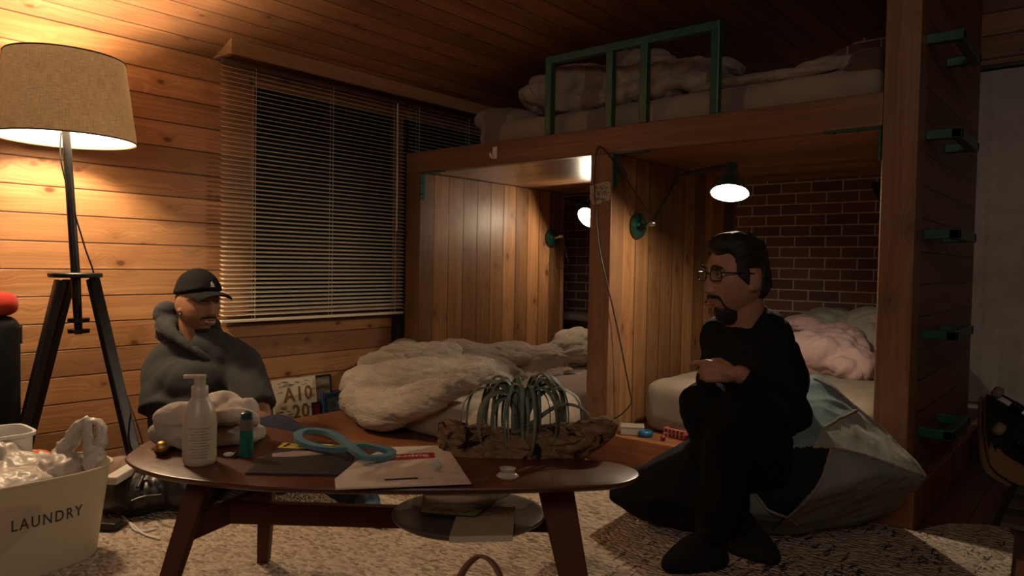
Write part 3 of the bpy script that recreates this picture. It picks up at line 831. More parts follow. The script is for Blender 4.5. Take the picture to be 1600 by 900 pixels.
g = MB(); g.bar(at_z(fl_t, fl_f, .25), at_z(bl_t, bl_f, .25), .024, .058, V((0, 0, 1)), .003); g.build('cross_rail', M_tleg, tab)
g = MB(); g.bar(at_z(fr_t, fr_f, .225), at_z(br_t, br_f, .225), .024, .055, V((0, 0, 1)), .003); g.build('cross_rail', M_tleg, tab)
ma = (at_z(fl_t, fl_f, .25) + at_z(bl_t, bl_f, .25)) / 2; mb_ = (at_z(fr_t, fr_f, .225) + at_z(br_t, br_f, .225)) / 2
sa, sb = Z(345, 827, .236), Z(868, 880, .215)
g = MB(); g.bar(ma, mb_ , .028, .055, V((0, 0, 1)), .003); g.build('long_stretcher', M_tleg, tab)
SZ = .268
L_, R_, F_ = Z(611, 800, SZ), Z(853, 797, SZ), Z(735, 838, SZ)
c_ = (L_ + R_) / 2; a1 = (R_ - L_) / 2; a2 = V((-a1.y, a1.x, 0)).normalized() * max(.10, abs((F_ - c_).dot(V((-a1.y, a1.x, 0)).normalized())) * 1.02)
ov = [c_ + a1 * math.cos(t) + a2 * math.sin(t) for t in [2 * PI * k / 72 for k in range(72)]]
cx, cy = c_.x, c_.y
b = MB(); slab(b, ov, [(-.05, SZ - .02), (-.02, SZ - .02), (-.004, SZ - .010), (0, SZ - .004), (-.004, SZ - .0005), (-.014, SZ), (-.020, SZ - .002)])
b.build('lower_shelf', plain('grey brown stained oval', (.11, .085, .07), .4, 0, .5, var=.1), tab, True, 25)

# ---- magazines / papers
def sheet(b, q, z0, z1, mi=0):       # quad prism from four horizontal points
    b.prism([(p.x, p.y) for p in q], z0, z1, None, 0, mi)
def quad(px, z): return [Z(x, y, z) for x, y in px]
def blerp(q, u, v): return (q[0] * (1 - u) + q[1] * u) * (1 - v) + (q[3] * (1 - u) + q[2] * u) * v
M_mag = plain('dark magazine cover', (.035, .030, .030), .35, var=.2)
M_yel = plain('yellow print', (.55, .42, .05), .5)
M_pinkp = plain('pale pink print', (.34, .24, .22), .5, var=.2)
M_paper = plain('page edges', (.5, .45, .36), .8)
M_kraft = plain('beige book cover', (.48, .34, .19), .6, var=.05)
M_red = plain('red print', (.45, .02, .02), .5)
M_bagp = plain('white paper bag', (.60, .51, .41), .75, var=.05, bump=.5, bscale=25, bdist=.006)
q = [V(p) for p in quad([(444, 694), (566, 699), (540, 745), (383, 742)], TZ)]
mg = thing('magazine', 'dark magazine with a yellow masthead on the coffee table beside the paper bag', 'magazine', blerp(q, .5, .5))
b = MB(); sheet(b, q, TZ + .0006, TZ + .0055); b.build('pages', M_mag, mg)
mh = MB(); sheet(mh, [blerp(q, .0, .02), blerp(q, .86, .02), blerp(q, .82, .21), blerp(q, -.0, .21)], TZ + .0056, TZ + .006); mh.build('masthead', M_yel, mg)
ux = (q[1] - q[0]).normalized(); uy = (q[0] - q[3]).normalized()
link('masthead_lettering', text_mesh('FAV', .055, frame(blerp(q, .36, .115) + V((0, 0, .0063)), ux, uy), .0003, xs=1.5), M_mag, mg)
pk = MB(); pk.prism([(blerp(q, u, v).x, blerp(q, u, v).y) for u, v in ((.03, .42), (.25, .30), (.55, .28), (.9, .08), (.95, .16), (.6, .38), (.3, .50), (.08, .52))], TZ + .0056, TZ + .006); pk.build('cover_print', M_pinkp, mg)

q = [V(p) for p in quad([(607, 701), (697, 698), (736, 757), (524, 766)], TZ + .006)]
q.insert(4, V(Z(523, 751, TZ + .006))); q.insert(5, V(Z(558, 722, TZ + .006)))
pb = thing('paper_bag', 'flat white paper shopping bag with a red label on the coffee table', 'bag', (q[0] + q[2]) / 2)
b = MB(); b.prism([(p.x, p.y) for p in q], TZ + .0062, TZ + .0105, None, .001); b.build('bag_panel', M_bagp, pb)
rq = quad([(609, 710.5), (678, 707), (680, 715.5), (606, 720)], TZ + .0106)
b = MB(); sheet(b, rq, TZ + .0106, TZ + .0110); rl = b.build('red_label', M_red, pb)
ux = (rq[0] - rq[1]).normalized(); uy = (rq[2] - rq[1]).normalized()
link('label_lettering', text_mesh('Supre', .030, frame((rq[0] + rq[1] + rq[2] + rq[3]) / 4 + V((0, 0, .0012)), ux, V((0, 0, 1)).cross(ux)), .0002, bold=.0006, xs=1.25), plain('white print', (.75, .68, .6), .6), rl)
hq = quad([(600, 748.6), (652, 746), (654, 748.5), (602, 751)], TZ + .0106)
b = MB(); sheet(b, hq, TZ + .0106, TZ + .0110); b.build('handle_slot', M_dark, pb)

q = quad([(716, 797), (805, 791), (801, 836), (702, 838)], SZ + .016)
bkk = thing('paperback_book', 'beige paperback book lying on the lower oval shelf', 'book', blerp(q, .5, .5) - V((0, 0, .016)))
b = MB(); sheet(b, q, SZ + .001, SZ + .0145); b.build('page_block', M_paper, bkk)
b = MB(); sheet(b, q, SZ + .0145, SZ + .016); cv = b.build('cover', M_kraft, bkk)
mt = MB(); rs = random.Random(5)
for r_ in range(4):
    for k in range(14):
        if rs.random() < .8:
            u = .30 + k * .045; p = blerp(q, u, .10 + r_ * .06); mt.box((p.x, p.y, SZ + .0163), (.004 + rs.random() * .004, .0022, .0004), Matrix.Rotation(math.atan2(ux.y, ux.x), 3, 'Z'))
mt.build('cover_lettering', M_mag, cv)
q = quad([(662, 762), (800, 768), (743, 806), (658, 800)], SZ + .021)
m2 = thing('magazine', 'magazine with a yellow masthead lying across the book on the lower shelf', 'magazine', blerp(q, .5, .5) - V((0, 0, .005)))
b = MB(); sheet(b, q, SZ + .0168, SZ + .021); b.build('pages', M_mag, m2)
b = MB(); sheet(b, [blerp(q, 0, .80), blerp(q, .98, .78), blerp(q, 1, 1), blerp(q, 0, 1)], SZ + .0211, SZ + .0214); b.build('masthead', plain('dull yellow print', (.36, .30, .08), .5), m2)
ux = (q[2] - q[3]).normalized()
link('masthead_lettering', text_mesh('FAV', .035, frame(blerp(q, .5, .89) + V((0, 0, .0218)) - V((0, 0, .021)), ux, V((0, 0, 1)).cross(ux)), .0003, xs=1.8), M_mag, m2)
b = MB(); sheet(b, [blerp(q, .05, .35), blerp(q, .9, .25), blerp(q, .95, .55), blerp(q, .03, .66)], SZ + .0211, SZ + .0214); b.build('cover_print', M_pinkp, m2)

# ---- pump bottle
def vert(px, py, z): return V(Z(px, py, z))
pbx = vert(312, 724, TZ); dd = (pbx - CAM).dot(FWD); r0 = 25.0 * dd / FPX
M_bot = plain('pale cream bottle', (.56, .48, .36), .35, spec=.5)
bt = thing('pump_bottle', 'tall cream pump bottle on the left of the coffee table', 'bottle', pbx)
hh = 140 * dd / FPX
Mz = Matrix.Translation(pbx)
b = MB(); b.lathe([(0, .0005), (r0 * .85, .0005), (r0 * .97, .006), (r0, .016), (r0, hh * .46), (r0 * .95, hh * .55), (r0 * .76, hh * .66), (r0 * .52, hh * .735), (r0 * .48, hh * .75), (0, hh * .75)], Mz, 40); bd = b.build('bottle_body', M_bot, bt, True, 40)
b = MB(); b.lathe([(0, hh * .75), (r0 * .50, hh * .75), (r0 * .50, hh * .86), (r0 * .46, hh * .87), (0, hh * .87)], Mz, 32); b.build('collar', M_bot, bt, True, 40)
b = MB(); b.lathe([(0, hh * .87), (r0 * .34, hh * .87), (r0 * .34, hh * .955), (r0 * .38, hh * .965), (r0 * .38, hh * .99), (0, hh * .995)], Mz, 24)
b.bar(pbx + V((0, 0, hh * .978)), pbx - RGT * (r0 * 1.0) + V((0, 0, hh * .972)), .012, .009, V((0, 0, 1)), .002); b.build('pump_head', M_bot, bt, True, 40)
rs = random.Random(9); b = MB(); face = (CAM - pbx); face.z = 0; a0 = math.atan2(face.y, face.x)
for k in range(11):
    z = hh * (.10 + .032 * k); w = rs.uniform(.35, .62) if k not in (9,) else .3
    n = 26; a = a0 - w
    while a < a0 + w:
        aw = rs.uniform(.03, .10)
        b._add([pbx + V((math.cos(t) * (r0 + .0004), math.sin(t) * (r0 + .0004), zz)) for t in (a, a + aw) for zz in (z, z + .0018)], [(0, 2, 3, 1)])
        a += aw + .03
b.build('label_print', plain('brown print', (.20, .15, .10), .6), bd)

# ---- chocolate in gold foil
p = vert(253, 712, TZ)
ch = thing('chocolate', 'round chocolate in gold foil in a brown paper cup on the coffee table', 'chocolate', p)
b = MB(); n = 36; prof = [(.011, .0006), (.0175, .012)]
rings = []
for (r, z) in prof + [(prof[1][0] - .001, .0115), (.010, .0012)]:
    rings.append([b.bm.verts.new(p + V((math.cos(2 * PI * k / n) * r * (1 + .06 * (k % 2)), math.sin(2 * PI * k / n) * r * (1 + .06 * (k % 2)), z))) for k in range(n)])
for a, c in zip(rings, rings[1:]):
    for k in range(n): b.bm.faces.new([a[k], a[(k + 1) % n], c[(k + 1) % n], c[k]])
b.bm.faces.new(rings[0][::-1]); b.bm.faces.new(rings[-1])
b.build('paper_cup', plain('brown paper', (.035, .018, .010), .7), ch)
b = MB(); b.ell(p + V((0, 0, .0205)), (.0155, .0155, .0165), seg=32); me = remesh(b, .0015, 1); displace(me, folds(.0012, 160, (1, 1, 1), 2)); link('foil_ball', me, plain('gold foil', (.55, .36, .09), .3, .85, bump=.6, bscale=500), ch, True)

# ---- folded clothes
M_wcl = cloth('white cotton', (.56, .48, .40), 600, .5, 30)
M_gcl = cloth('light grey cotton', (.40, .36, .31), 600, .5, 30)
def zz(px, py, d): return D(px, py, d)
soft('folded_clothes', 'grey folded garments at the bottom of the clothes pile on the coffee table', 'clothes', M_gcl, [],
     [(V(zz(330, 680, 1.99)), (.135, .075, .024), 40), (V(zz(285, 677, 1.97)), (.055, .075, .028), 40), (V(zz(375, 677, 2.03)), (.065, .07, .028), 40)], .006,
     clampz(folds(.007, 14, (1, 1, 2.4), 4, .4), TZ), 5, tubes=[([zz(250, 676, 1.93), zz(275, 681, 1.90), zz(305, 688, 1.88)], .026)])
soft('folded_clothes', 'white folded garments on top of the clothes pile on the coffee table', 'clothes', M_wcl, [],
     [(V(zz(330, 645, 1.99)), (.12, .075, .030), 40), (V(zz(348, 632, 2.02)), (.05, .05, .035), 40), (V(zz(376, 640, 2.0)), (.035, .05, .030)), (V(zz(290, 650, 1.95)), (.055, .055, .026), 40)], .006,
     folds(.007, 14, (1, 1, 1.6), 17, .4), 4, tubes=[([zz(258, 655, 1.92), zz(280, 646, 1.92), zz(310, 645, 1.93)], .027), ([zz(335, 640, 1.97), zz(348, 622, 2.0), zz(354, 615, 2.02)], [.03, .016, .006]), ([zz(330, 655, 1.9), zz(360, 648, 1.92), zz(395, 655, 1.96)], .017)])

# ---- green bottle, earphone case
p = vert(385, 714, TZ); d_ = (p - CAM).dot(FWD); s_ = d_ / FPX
gb = thing('small_bottle', 'slim teal spray bottle with clear neck on the coffee table by the clothes', 'bottle', p)
Mz = Matrix.Translation(p)
b = MB(); b.lathe([(0, .0005), (8.5 * s_, .0005), (10 * s_, .004), (10.3 * s_, 20 * s_), (9.8 * s_, 43 * s_), (0, 43 * s_)], Mz, 28); b.build('bottle_body', plain('teal label', (.012, .13, .095), .35, var=.25, vscale=90), gb, True, 40)
b = MB(); b.lathe([(0, 43 * s_), (9.8 * s_, 43 * s_), (9.5 * s_, 60 * s_), (0, 61 * s_)], Mz, 28); b.build('clear_neck', plain('smoky plastic', (.16, .13, .10), .2), gb, True, 40)
b = MB(); b.lathe([(0, 60 * s_), (9 * s_, 60 * s_), (8.4 * s_, 69 * s_), (4 * s_, 72 * s_), (0, 72 * s_)], Mz, 28); b.build('cap', plain('dark teal cap', (.01, .07, .055), .3), gb, True, 40)
p = vert(357, 714, TZ)
kc = thing('key_fob', 'small white tag with a dark strap lying beside the teal bottle', 'tag', p)
b = MB(); b.ell(p + V((0, 0, .0065)), (.013, .008, .0062), Matrix.Rotation(.9, 3, 'Z')); b.build('tag_body', M_white, kc, True)
b = MB(); b.tube(spline([p + V((.004, .006, .005)), vert(363, 709, TZ + .006), vert(370, 706, TZ + .004), vert(372, 712, TZ + .003), vert(366, 715, TZ + .003)], 5), .0028, 8); b.build('strap', M_black, kc, True)

# ---- blue figure-eight exercise band
M_band = plain('translucent blue rubber', (.085, .19, .23), .45, spec=.4)
def loop(pts, w, h, b):
    n = len(pts)
    rings = []
    for i, pnt in enumerate(pts):
        t = (pts[(i + 1) % n] - pts[i - 1]).normalized(); sd = t.cross(V((0, 0, 1))).normalized()
        rings.append([b.bm.verts.new(pnt + sd * (w / 2 * x) + V((0, 0, h / 2 * z))) for x, z in ((-1, -1), (1, -1), (1, 1), (-1, 1))])
    for i in range(n):
        a, c = rings[i], rings[(i + 1) % n]
        for k in range(4): b.bm.faces.new([a[k], a[(k + 1) % 4], c[(k + 1) % 4], c[k]])
bz = TZ + .017
pts8 = [(545, 701, .026), (520, 702, .014), (488, 697, .011), (468, 688, .016), (467, 678, .022), (485, 673, .024), (513, 676, .024), (535, 688, .026), (552, 702, .030), (570, 714, .022), (592, 716, .014), (611, 711, .013), (609, 705, .016), (590, 700, .02), (562, 696, .032), ]
pts8 = spline([Z(x, y, TZ + z + .006) for x, y, z in pts8], 6, True)
b = MB(); loop(pts8, .022, .012, b)
me_ = b
ob = b.build('exercise_band', M_band, None, True, 40); bv = ob.modifiers.new('bev', 'BEVEL'); bv.width = .003; bv.segments = 2
tag(rebase(ob), 'blue figure-eight exercise band on the coffee table', 'exercise band')

# ---- little glass bauble
p = vert(681, 735, TZ + .0105)
gj = thing('glass_bauble', 'tiny glass jar with coloured beads standing on the paper bag', 'jar', p)
b = MB(); b.ell(p + V((0, 0, .0125)), (.0115, .0115, .0125)); b.build('glass_body', glassy('clear bauble', (.8, .9, .8), .05, .55), gj, True)
b = MB()
for k, (dx, dy, dz) in enumerate(((.003, .002, .008), (-.003, .001, .011), (0, -.003, .016))): b.ell(p + V((dx, dy, dz)), .0045, seg=10)
b.build('coloured_beads', plain('bead mix', (.25, .12, .05), .4, var=.6, vscale=150), gj, True)
b = MB(); b.cyl(p + V((.002, 0, .024)), p + V((.002, 0, .029)), .004, seg=12); b.build('stopper', M_cream, gj)

# ---- driftwood planter with air plant
M_drift, nt, bs, out_ = _nt('weathered driftwood'); N = NB(nt)
mp = N.n('ShaderNodeMapping'); mp.inputs['Rotation'].default_value = (0, 0, -.70); mp.inputs['Scale'].default_value = (9, 34, 34); N.l(N.obj(), mp.inputs[0])
g1 = N.noise(mp.outputs[0], 1.0, 5, .65, 1.5); g2 = N.noise(N.obj(), 16, 4, .6, 1.0)
cc = N.mix(N.ramp(g1, .35, .68), (.30, .175, .095), (.10, .055, .032))
cc = N.mix(N.ramp(g2, .555, .61), cc, (.010, .008, .007))
N.l(cc, bs.inputs['Base Color']); bs.inputs['Roughness'].default_value = .85; bs.inputs['Specular IOR Level'].default_value = .2
N.l(N.bump(N.m('SUBTRACT', g1, N.ramp(g2, .54, .62)), .8, .008), bs.inputs['Normal'])
DD = 1.93
dw = thing('driftwood_planter', 'gnarled boat-shaped driftwood planter on the coffee table', 'planter', vert(790, 745, TZ))
b = MB(); k_ = DD / FPX
b.tube([D(x, y, DD) for x, y in ((704, 671), (714, 692), (735, 704), (765, 712), (800, 714), (840, 706), (880, 695), (915, 682), (940, 671), (952, 666))], [x * k_ for x in (14, 26, 33, 35, 34, 32, 27, 19, 14, 9)], 20, round_ends=True, flat=1.15)
b.ell(D(703, 668, DD), 11 * k_); b.ell(D(945, 664, DD), (13 * k_, 10 * k_, 9 * k_)); b.ell(D(700, 676, DD - .01), 9 * k_)
b.tube([D(x, y, DD - .035) for x, y in ((715, 705), (750, 722), (790, 726), (840, 716), (890, 700), (925, 684))], [x * k_ for x in (6, 11, 12, 10, 8, 4)], 12, round_ends=True)
b.tube([D(x, y, DD - .04) for x, y in ((725, 690), (780, 700), (850, 694), (905, 682))], [x * k_ for x in (4, 8, 8, 4)], 12, round_ends=True)
me = remesh(b, .0042, 3); displace(me, folds(.011, 24, (.5, .5, 1.3), 3, .4)); displace(me, folds(.0035, 80, (.4, .4, 1.5), 8))
link('driftwood', me, M_drift, dw, True)
M_glassc = glassy('clear glass foot', (.85, .82, .75), .08, .6)
b = MB()
gp = vert(793, 746, TZ)
b.lathe([(0, .001), (.024, .001), (.027, .005), (.022, .010), (.016, .013), (.020, .022), (0, .023)], Matrix.Translation(gp), 28); b.build('glass_foot', M_glassc, dw, True, 50)
ap = thing('air_plant', 'silvery green air plant with curling leaves growing in the driftwood', 'plant', D(815, 690, DD))
M_leaf = plain('silvery green leaf', (.15, .185, .13), .6, var=.3, vscale=25)
rs = random.Random(12); b = MB(); base = D(815, 692, DD)
def leafstrip(pts, w, b):
    n = len(pts); rings = []
    for i, p in enumerate(pts):
        t = (pts[min(n - 1, i + 1)] - pts[max(0, i - 1)]).normalized()
        u = i / (n - 1); ww = w * (1 - u) ** .75 * (.75 + .25 * min(1, u * 6)) + .0008
        sd = t.cross(pn).normalized(); nn = sd.cross(t).normalized()
        rings.append([b.bm.verts.new(p + sd * (ww * x) + nn * (ww * z)) for x, z in ((-1, .28), (-.5, .02), (0, -.10), (.5, .02), (1, .28), (.5, .14), (0, .04), (-.5, .14))])
    for a, c in zip(rings, rings[1:]):
        for k in range(8): b.bm.faces.new([a[k], a[(k + 1) % 8], c[(k + 1) % 8], c[k]])
    b.bm.faces.new(rings[0][::-1]); b.bm.faces.new(rings[-1])
for i in range(36):
    az = i * 2.39996 + rs.uniform(-.2, .2); u = rs.random()
    dirh = RGT * math.cos(az) + V((FWD.x, FWD.y, 0)).normalized() * (math.sin(az) * .55)
    Rr = (.055 + .075 * u) * (1.15 if abs(math.cos(az)) > .5 else 1.0); Hh = .150 - .04 * u + rs.uniform(-.02, .015)
    if i % 5 == 0: Rr *= .55; Hh *= .8
    w = rs.uniform(.012, .020) * (1.7 if i % 4 == 1 else 1); curl = rs.uniform(.55, 1.0)
    pn = V((0, 0, 1)).cross(dirh) * 1.0
    pn = dirh * .0 + V((0, 0, 1)).cross(dirh)
    # plane normal used so that the strip lies across the curve
    pn = pn.cross(V((0, 0, 1))).cross(V((0, 0, 1)))
    pts = []
    sway = V((0, 0, 1)).cross(dirh) * rs.uniform(-.03, .03)
    for k in range(19):
        t = k / 18; ang = t * PI * (1.0 + .55 * curl)
        s_c = 1 - .62 * max(0, (ang - .75 * PI) / PI)
        rho = Rr * .62 * (1 - s_c * math.cos(ang)); z = Hh * s_c * math.sin(ang)
        z = z + .042 if ang > PI / 2 else z + .042 * math.sin(ang)
        pts.append(base + dirh * rho + sway * t * t + V((0, 0, z)))
    pn = dirh
    # strip width is horizontal, across the curve
    side = V((0, 0, 1)).cross(dirh)
    n = len(pts); rings = []
    for j, p in enumerate(pts):
        t = (pts[min(n - 1, j + 1)] - pts[max(0, j - 1)]).normalized(); uu = j / (n - 1)
        ww = w * (1 - uu) ** .7 + .0007; nn = side.cross(t).normalized()
        rings.append([b.bm.verts.new(p + side * (ww * x) + nn * (ww * z)) for x, z in ((-1, .32), (-.5, .05), (0, -.06), (.5, .05), (1, .32), (.5, .17), (0, .08), (-.5, .17))])
    for a, c in zip(rings, rings[1:]):
        for k in range(8): b.bm.faces.new([a[k], a[(k + 1) % 8], c[(k + 1) % 8], c[k]])
    b.bm.faces.new(rings[0][::-1]); b.bm.faces.new(rings[-1])
pts = spline([base + V((0, 0, .03)), D(860, 640, DD), D(890, 632, DD), D(915, 643, DD), D(926, 660, DD - .02)], 6); b.tube(pts, [.006 * (1 - i / len(pts)) + .0012 for i in range(len(pts))], 8)
b.build('leaves', M_leaf, ap, True, 60)
ap2 = MB(); ap2.ell(D(815, 697, DD), (.03, .03, .02)); 
for k in range(26):
    a = k * 2.4; q_ = D(838 + 16 * math.cos(a) * (k / 26), 682 + 10 * math.sin(a) * (k / 26), DD - .03)
    ap2.tube(spline([q_, q_ + V((.006 * math.cos(a), .006 * math.sin(a), .014)), q_ + V((.016 * math.cos(a), .016 * math.sin(a), .020))], 3), .0016, 5)
ap2.build('young_rosette', plain('brownish green rosette', (.16, .13, .07), .7, var=.4), ap, True)
# ================================================================== BEANBAG
from mathutils.bvhtree import BVHTree
bm = bmesh.new()
bag_pts = [Z(1335, 822, .03), Z(1230, 834, .02), Z(1150, 834, .02), Z(1070, 830, .02), Z(1000, 812, .03), V((1.66, -.20, .03)), V((2.35, -.06, .03)), Z(1395, 800, .06),
           D(1452, 745, 2.13), D(1436, 725, 2.20), D(1280, 585, 2.36), D(1258, 590, 2.44), D(1345, 640, 2.30), D(1300, 700, 2.03), D(1300, 760, 2.03), D(1380, 740, 2.02),
           D(1100, 690, 2.20), D(955, 752, 2.45), D(950, 780, 2.42), D(1020, 720, 2.45), V((1.85, -.07, .22)), V((2.36, -.09, .36)), D(1220, 800, 2.12), D(1180, 700, 2.12)]
for p in bag_pts: bm.verts.new(p)
bmesh.ops.convex_hull(bm, input=bm.verts[:])
bmesh.ops.delete(bm, geom=[v for v in bm.verts if not v.link_faces], context='VERTS')
h = MB(); h.merge(bm)
me = remesh(h, .0065, 30)
displace(me, lambda co, n: V((co.x, min(co.y, .002), max(.0145, co.z))) + (n * (.006 * noise.noise(co * 7))))
fo = folds(.007, 9, (1, 1, .5), 70, .25)
displace(me, lambda co, n: (lambda q: V((q.x, min(q.y, .004), max(.0145, q.z))))(fo(co, n)))
bb_ = thing('beanbag', 'large patchwork denim beanbag floor cushion under the man with glasses', 'beanbag', (2.1, -.35, .0145))
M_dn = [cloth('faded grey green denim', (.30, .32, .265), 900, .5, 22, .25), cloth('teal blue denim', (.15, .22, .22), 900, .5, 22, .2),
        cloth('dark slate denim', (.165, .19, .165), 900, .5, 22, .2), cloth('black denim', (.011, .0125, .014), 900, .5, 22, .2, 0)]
def pxy(p):
    d = p - CAM; z = d.dot(FWD); return 800 + FPX * d.dot(RGT) / z, 450 - FPX * d.dot(UPV) / z
bvh = BVHTree.FromPolygons([v.co for v in me.vertices], [p.vertices for p in me.polygons])
def onbag(x, y, off=.002):
    loc, nn, _, _ = bvh.ray_cast(CAM, ray(x, y).normalized())
    return None if loc is None else loc + nn * off
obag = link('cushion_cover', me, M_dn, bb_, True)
def inside(x, y, poly):
    c = False; n = len(poly)
    for i in range(n):
        (x1, y1), (x2, y2) = poly[i], poly[i - 1]
        if (y1 > y) != (y2 > y) and x < (x2 - x1) * (y - y1) / (y2 - y1) + x1: c = not c
    return c
polys = [(0, [(1342, 641), (1470, 730), (1470, 748), (1444, 744), (1368, 717), (1300, 698), (1270, 698), (1282, 674)]),
         (1, [(1294, 570), (1342, 641), (1282, 674), (1270, 698), (1240, 700), (1180, 640), (1200, 570)]),
         (2, [(1300, 698), (1368, 717), (1444, 744), (1480, 760), (1480, 860), (1200, 870), (1200, 830), (1233, 805), (1282, 753)]),
         (2, [(1181, 772), (1200, 799), (1227, 805), (1200, 832), (1120, 840), (1140, 770)])]
base = BASE[bb_.name]
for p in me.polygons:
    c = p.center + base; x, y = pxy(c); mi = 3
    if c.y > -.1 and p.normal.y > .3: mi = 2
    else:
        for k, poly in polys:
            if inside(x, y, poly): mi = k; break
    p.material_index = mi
M_seam = plain('pale frayed seam', (.24, .20, .15), .95, var=.3, vscale=200)
for line in ([(1282, 674), (1310, 655), (1341, 641)], [(1270, 698), (1300, 699), (1335, 707), (1368, 717), (1410, 733), (1444, 744)], [(1299, 701), (1282, 753), (1260, 782), (1233, 805), (1206, 828)],
             [(1181, 772), (1200, 797), (1227, 806), (1250, 822)], [(1272, 592), (1300, 606), (1341, 641), (1380, 672), (1420, 715), (1442, 740)]):
    pts = []
    for i in range(len(line) - 1):
        for k in range(10):
            t = k / 10; q = onbag(line[i][0] + (line[i + 1][0] - line[i][0]) * t, line[i][1] + (line[i + 1][1] - line[i][1]) * t)
            if q is not None: pts.append(q + V((rs.uniform(-1, 1), rs.uniform(-1, 1), rs.uniform(-1, 1))) * .0012)
    if len(pts) > 3:
        s = MB(); s.tube(pts, [.0030 + .0022 * rs.random() for _ in pts], 6); s.build('seam', M_seam, bb_, True)

# ================================================================== LAUNDRY BIN
bin_h = .285
e1 = Z(174, 716, bin_h); e2 = Z(98, 745, bin_h); e3 = Z(-2, 763, bin_h)
dirb = (Z(135, 802, .16) - Z(25, 827, .16)); dirb.z = 0; dirb.normalize()
nb = V((dirb.y, -dirb.x, 0))
if nb.dot(CAM - e2) < 0: nb = -nb
Lb, Wb = .27, .145                                   # half sizes
cb = e2 - nb * Wb - dirb * .055; cb.z = 0
right_end = (e1 - cb).dot(dirb)
cb = cb + dirb * (right_end - Lb)
M_bin = plain('pale cream enamel', (.58, .53, .38), .4, spec=.5)
def stad(s, z, rr=1.0):
    out = []
    for k in range(72):
        t = 2 * PI * k / 72; c, d = math.cos(t), math.sin(t); p = 3.0
        r = (abs(c) ** p + abs(d) ** p) ** (-1 / p)
        out.append(cb + dirb * (r * c * Lb * s) + nb * (r * d * Wb * s) + V((0, 0, z)))
    return out
lb = thing('laundry_bin', 'cream metal laundry bin lettered LAUNDRY in the left foreground', 'bin', (cb.x, cb.y, .013))
b = MB(); rings = []
for s_, z in ((.80, .0135), (.83, .0135), (.85, .02), (.98, bin_h - .012), (1.0, bin_h - .008), (1.015, bin_h - .004), (1.012, bin_h), (.985, bin_h), (.975, bin_h - .012), (.83, .03), (.0001, .03)):
    rings.append([b.bm.verts.new(v) for v in stad(s_, z)])
for a, c in zip(rings, rings[1:]):
    for k in range(72): b.bm.faces.new([a[k], a[(k + 1) % 72], c[(k + 1) % 72], c[k]])
b.bm.faces.new(rings[0][::-1])
bo = b.build('bin_body', M_bin, lb, True, 40)
# lettering follows the front face
tc = D(84, 817, ((Z(80, 752, bin_h) - CAM).dot(FWD)))
slope = V((0, 0, 1)) * 1.0 + nb * (Wb * .15 / bin_h)
wid = 118 * ((tc - CAM).dot(FWD)) / FPX / max(.3, dirb.dot(RGT))
ym = text_mesh('LAUNDRY', .062, Matrix.Identity(4), .0006, spacing=1.25, bold=.0008)
xs_ = [v.co.x for v in ym.vertices]; sc_ = .56 * wid / (max(xs_) - min(xs_)); bvb = BVHTree.FromPolygons([v.co + BASE[lb.name] for v in bo.data.vertices], [p.vertices for p in bo.data.polygons])
fm = frame(tc, dirb, slope)
for v in ym.vertices:
    q = fm @ V((v.co.x * sc_, v.co.y * .72, 0)); off = v.co.z
    o_ = q + nb * .3; hit = bvb.ray_cast(o_, -nb)
    v.co = (hit[0] if hit[0] is not None else q) + nb * (.0006 + off * .5)
link('lettering', ym, plain('dark grey print', (.05, .055, .045), .6), lb)
# plastic bag and bits in the bin
M_plas = glassy('thin white plastic', (.74, .68, .60), .35, .22)
M_plas2 = plain('crumpled white plastic', (.52, .47, .41), .35, spec=.5, bump=.6, bscale=60, bdist=.004)
d0 = (Z(100, 728, bin_h) - CAM).dot(FWD) + .03
b = MB()
b.ell(cb + V((0, 0, bin_h - .06)) - dirb * .02, (.19, .10, .065), Matrix.Rotation(math.atan2(dirb.y, dirb.x), 3, 'Z'))
b.ell(D(20, 735, d0), (.09, .08, .05)); b.ell(D(95, 728, d0), (.07, .06, .035)); b.ell(D(0, 718, d0), .05)
for pts, r in (([D(96, 730, d0), D(104, 700, d0 + .02), D(122, 668, d0 + .02), D(137, 658, d0 + .02), D(139, 680, d0 + .01), D(144, 722, d0)], [.035, .026, .014, .011, .013, .03]),
               ([D(137, 660, d0 + .02), D(150, 658, d0 + .03), D(158, 668, d0 + .03), D(157, 700, d0 + .02), D(152, 722, d0)], [.012, .014, .016, .020, .030])):
    b.tube(spline(pts, 6), [x.x for x in spline([V((q, 0, 0)) for q in r], 6)], 14, flat=.55, round_ends=True)
me = remesh(b, .0055, 3); displace(me, folds(.010, 16, (1, 1, 1), 80, .5))
def keep_in(co, n):
    q = co - cb; u, w = q.dot(dirb), q.dot(nb); lim = (.84 + .13 * co.z / bin_h) * .93 if co.z < bin_h + .004 else 2
    r = ((abs(u) / (Lb * lim)) ** 3 + (abs(w) / (Wb * lim)) ** 3) ** (1 / 3)
    if r > 1: u /= r; w /= r
    return cb + dirb * u + nb * w + V((0, 0, co.z))
displace(me, keep_in)
tag(rebase(link('plastic_bag', me, M_plas2, None, True)), 'crumpled white plastic carrier bag with upright handles inside the laundry bin', 'bag')
p_ = D(58, 716, d0 + .13)
wr = MB(); wr.ell(p_, (.05, .035, .022), Matrix.Rotation(.6, 3, 'Z')); me = remesh(wr, .005, 2); displace(me, folds(.008, 25, (1, 1, 1), 90))
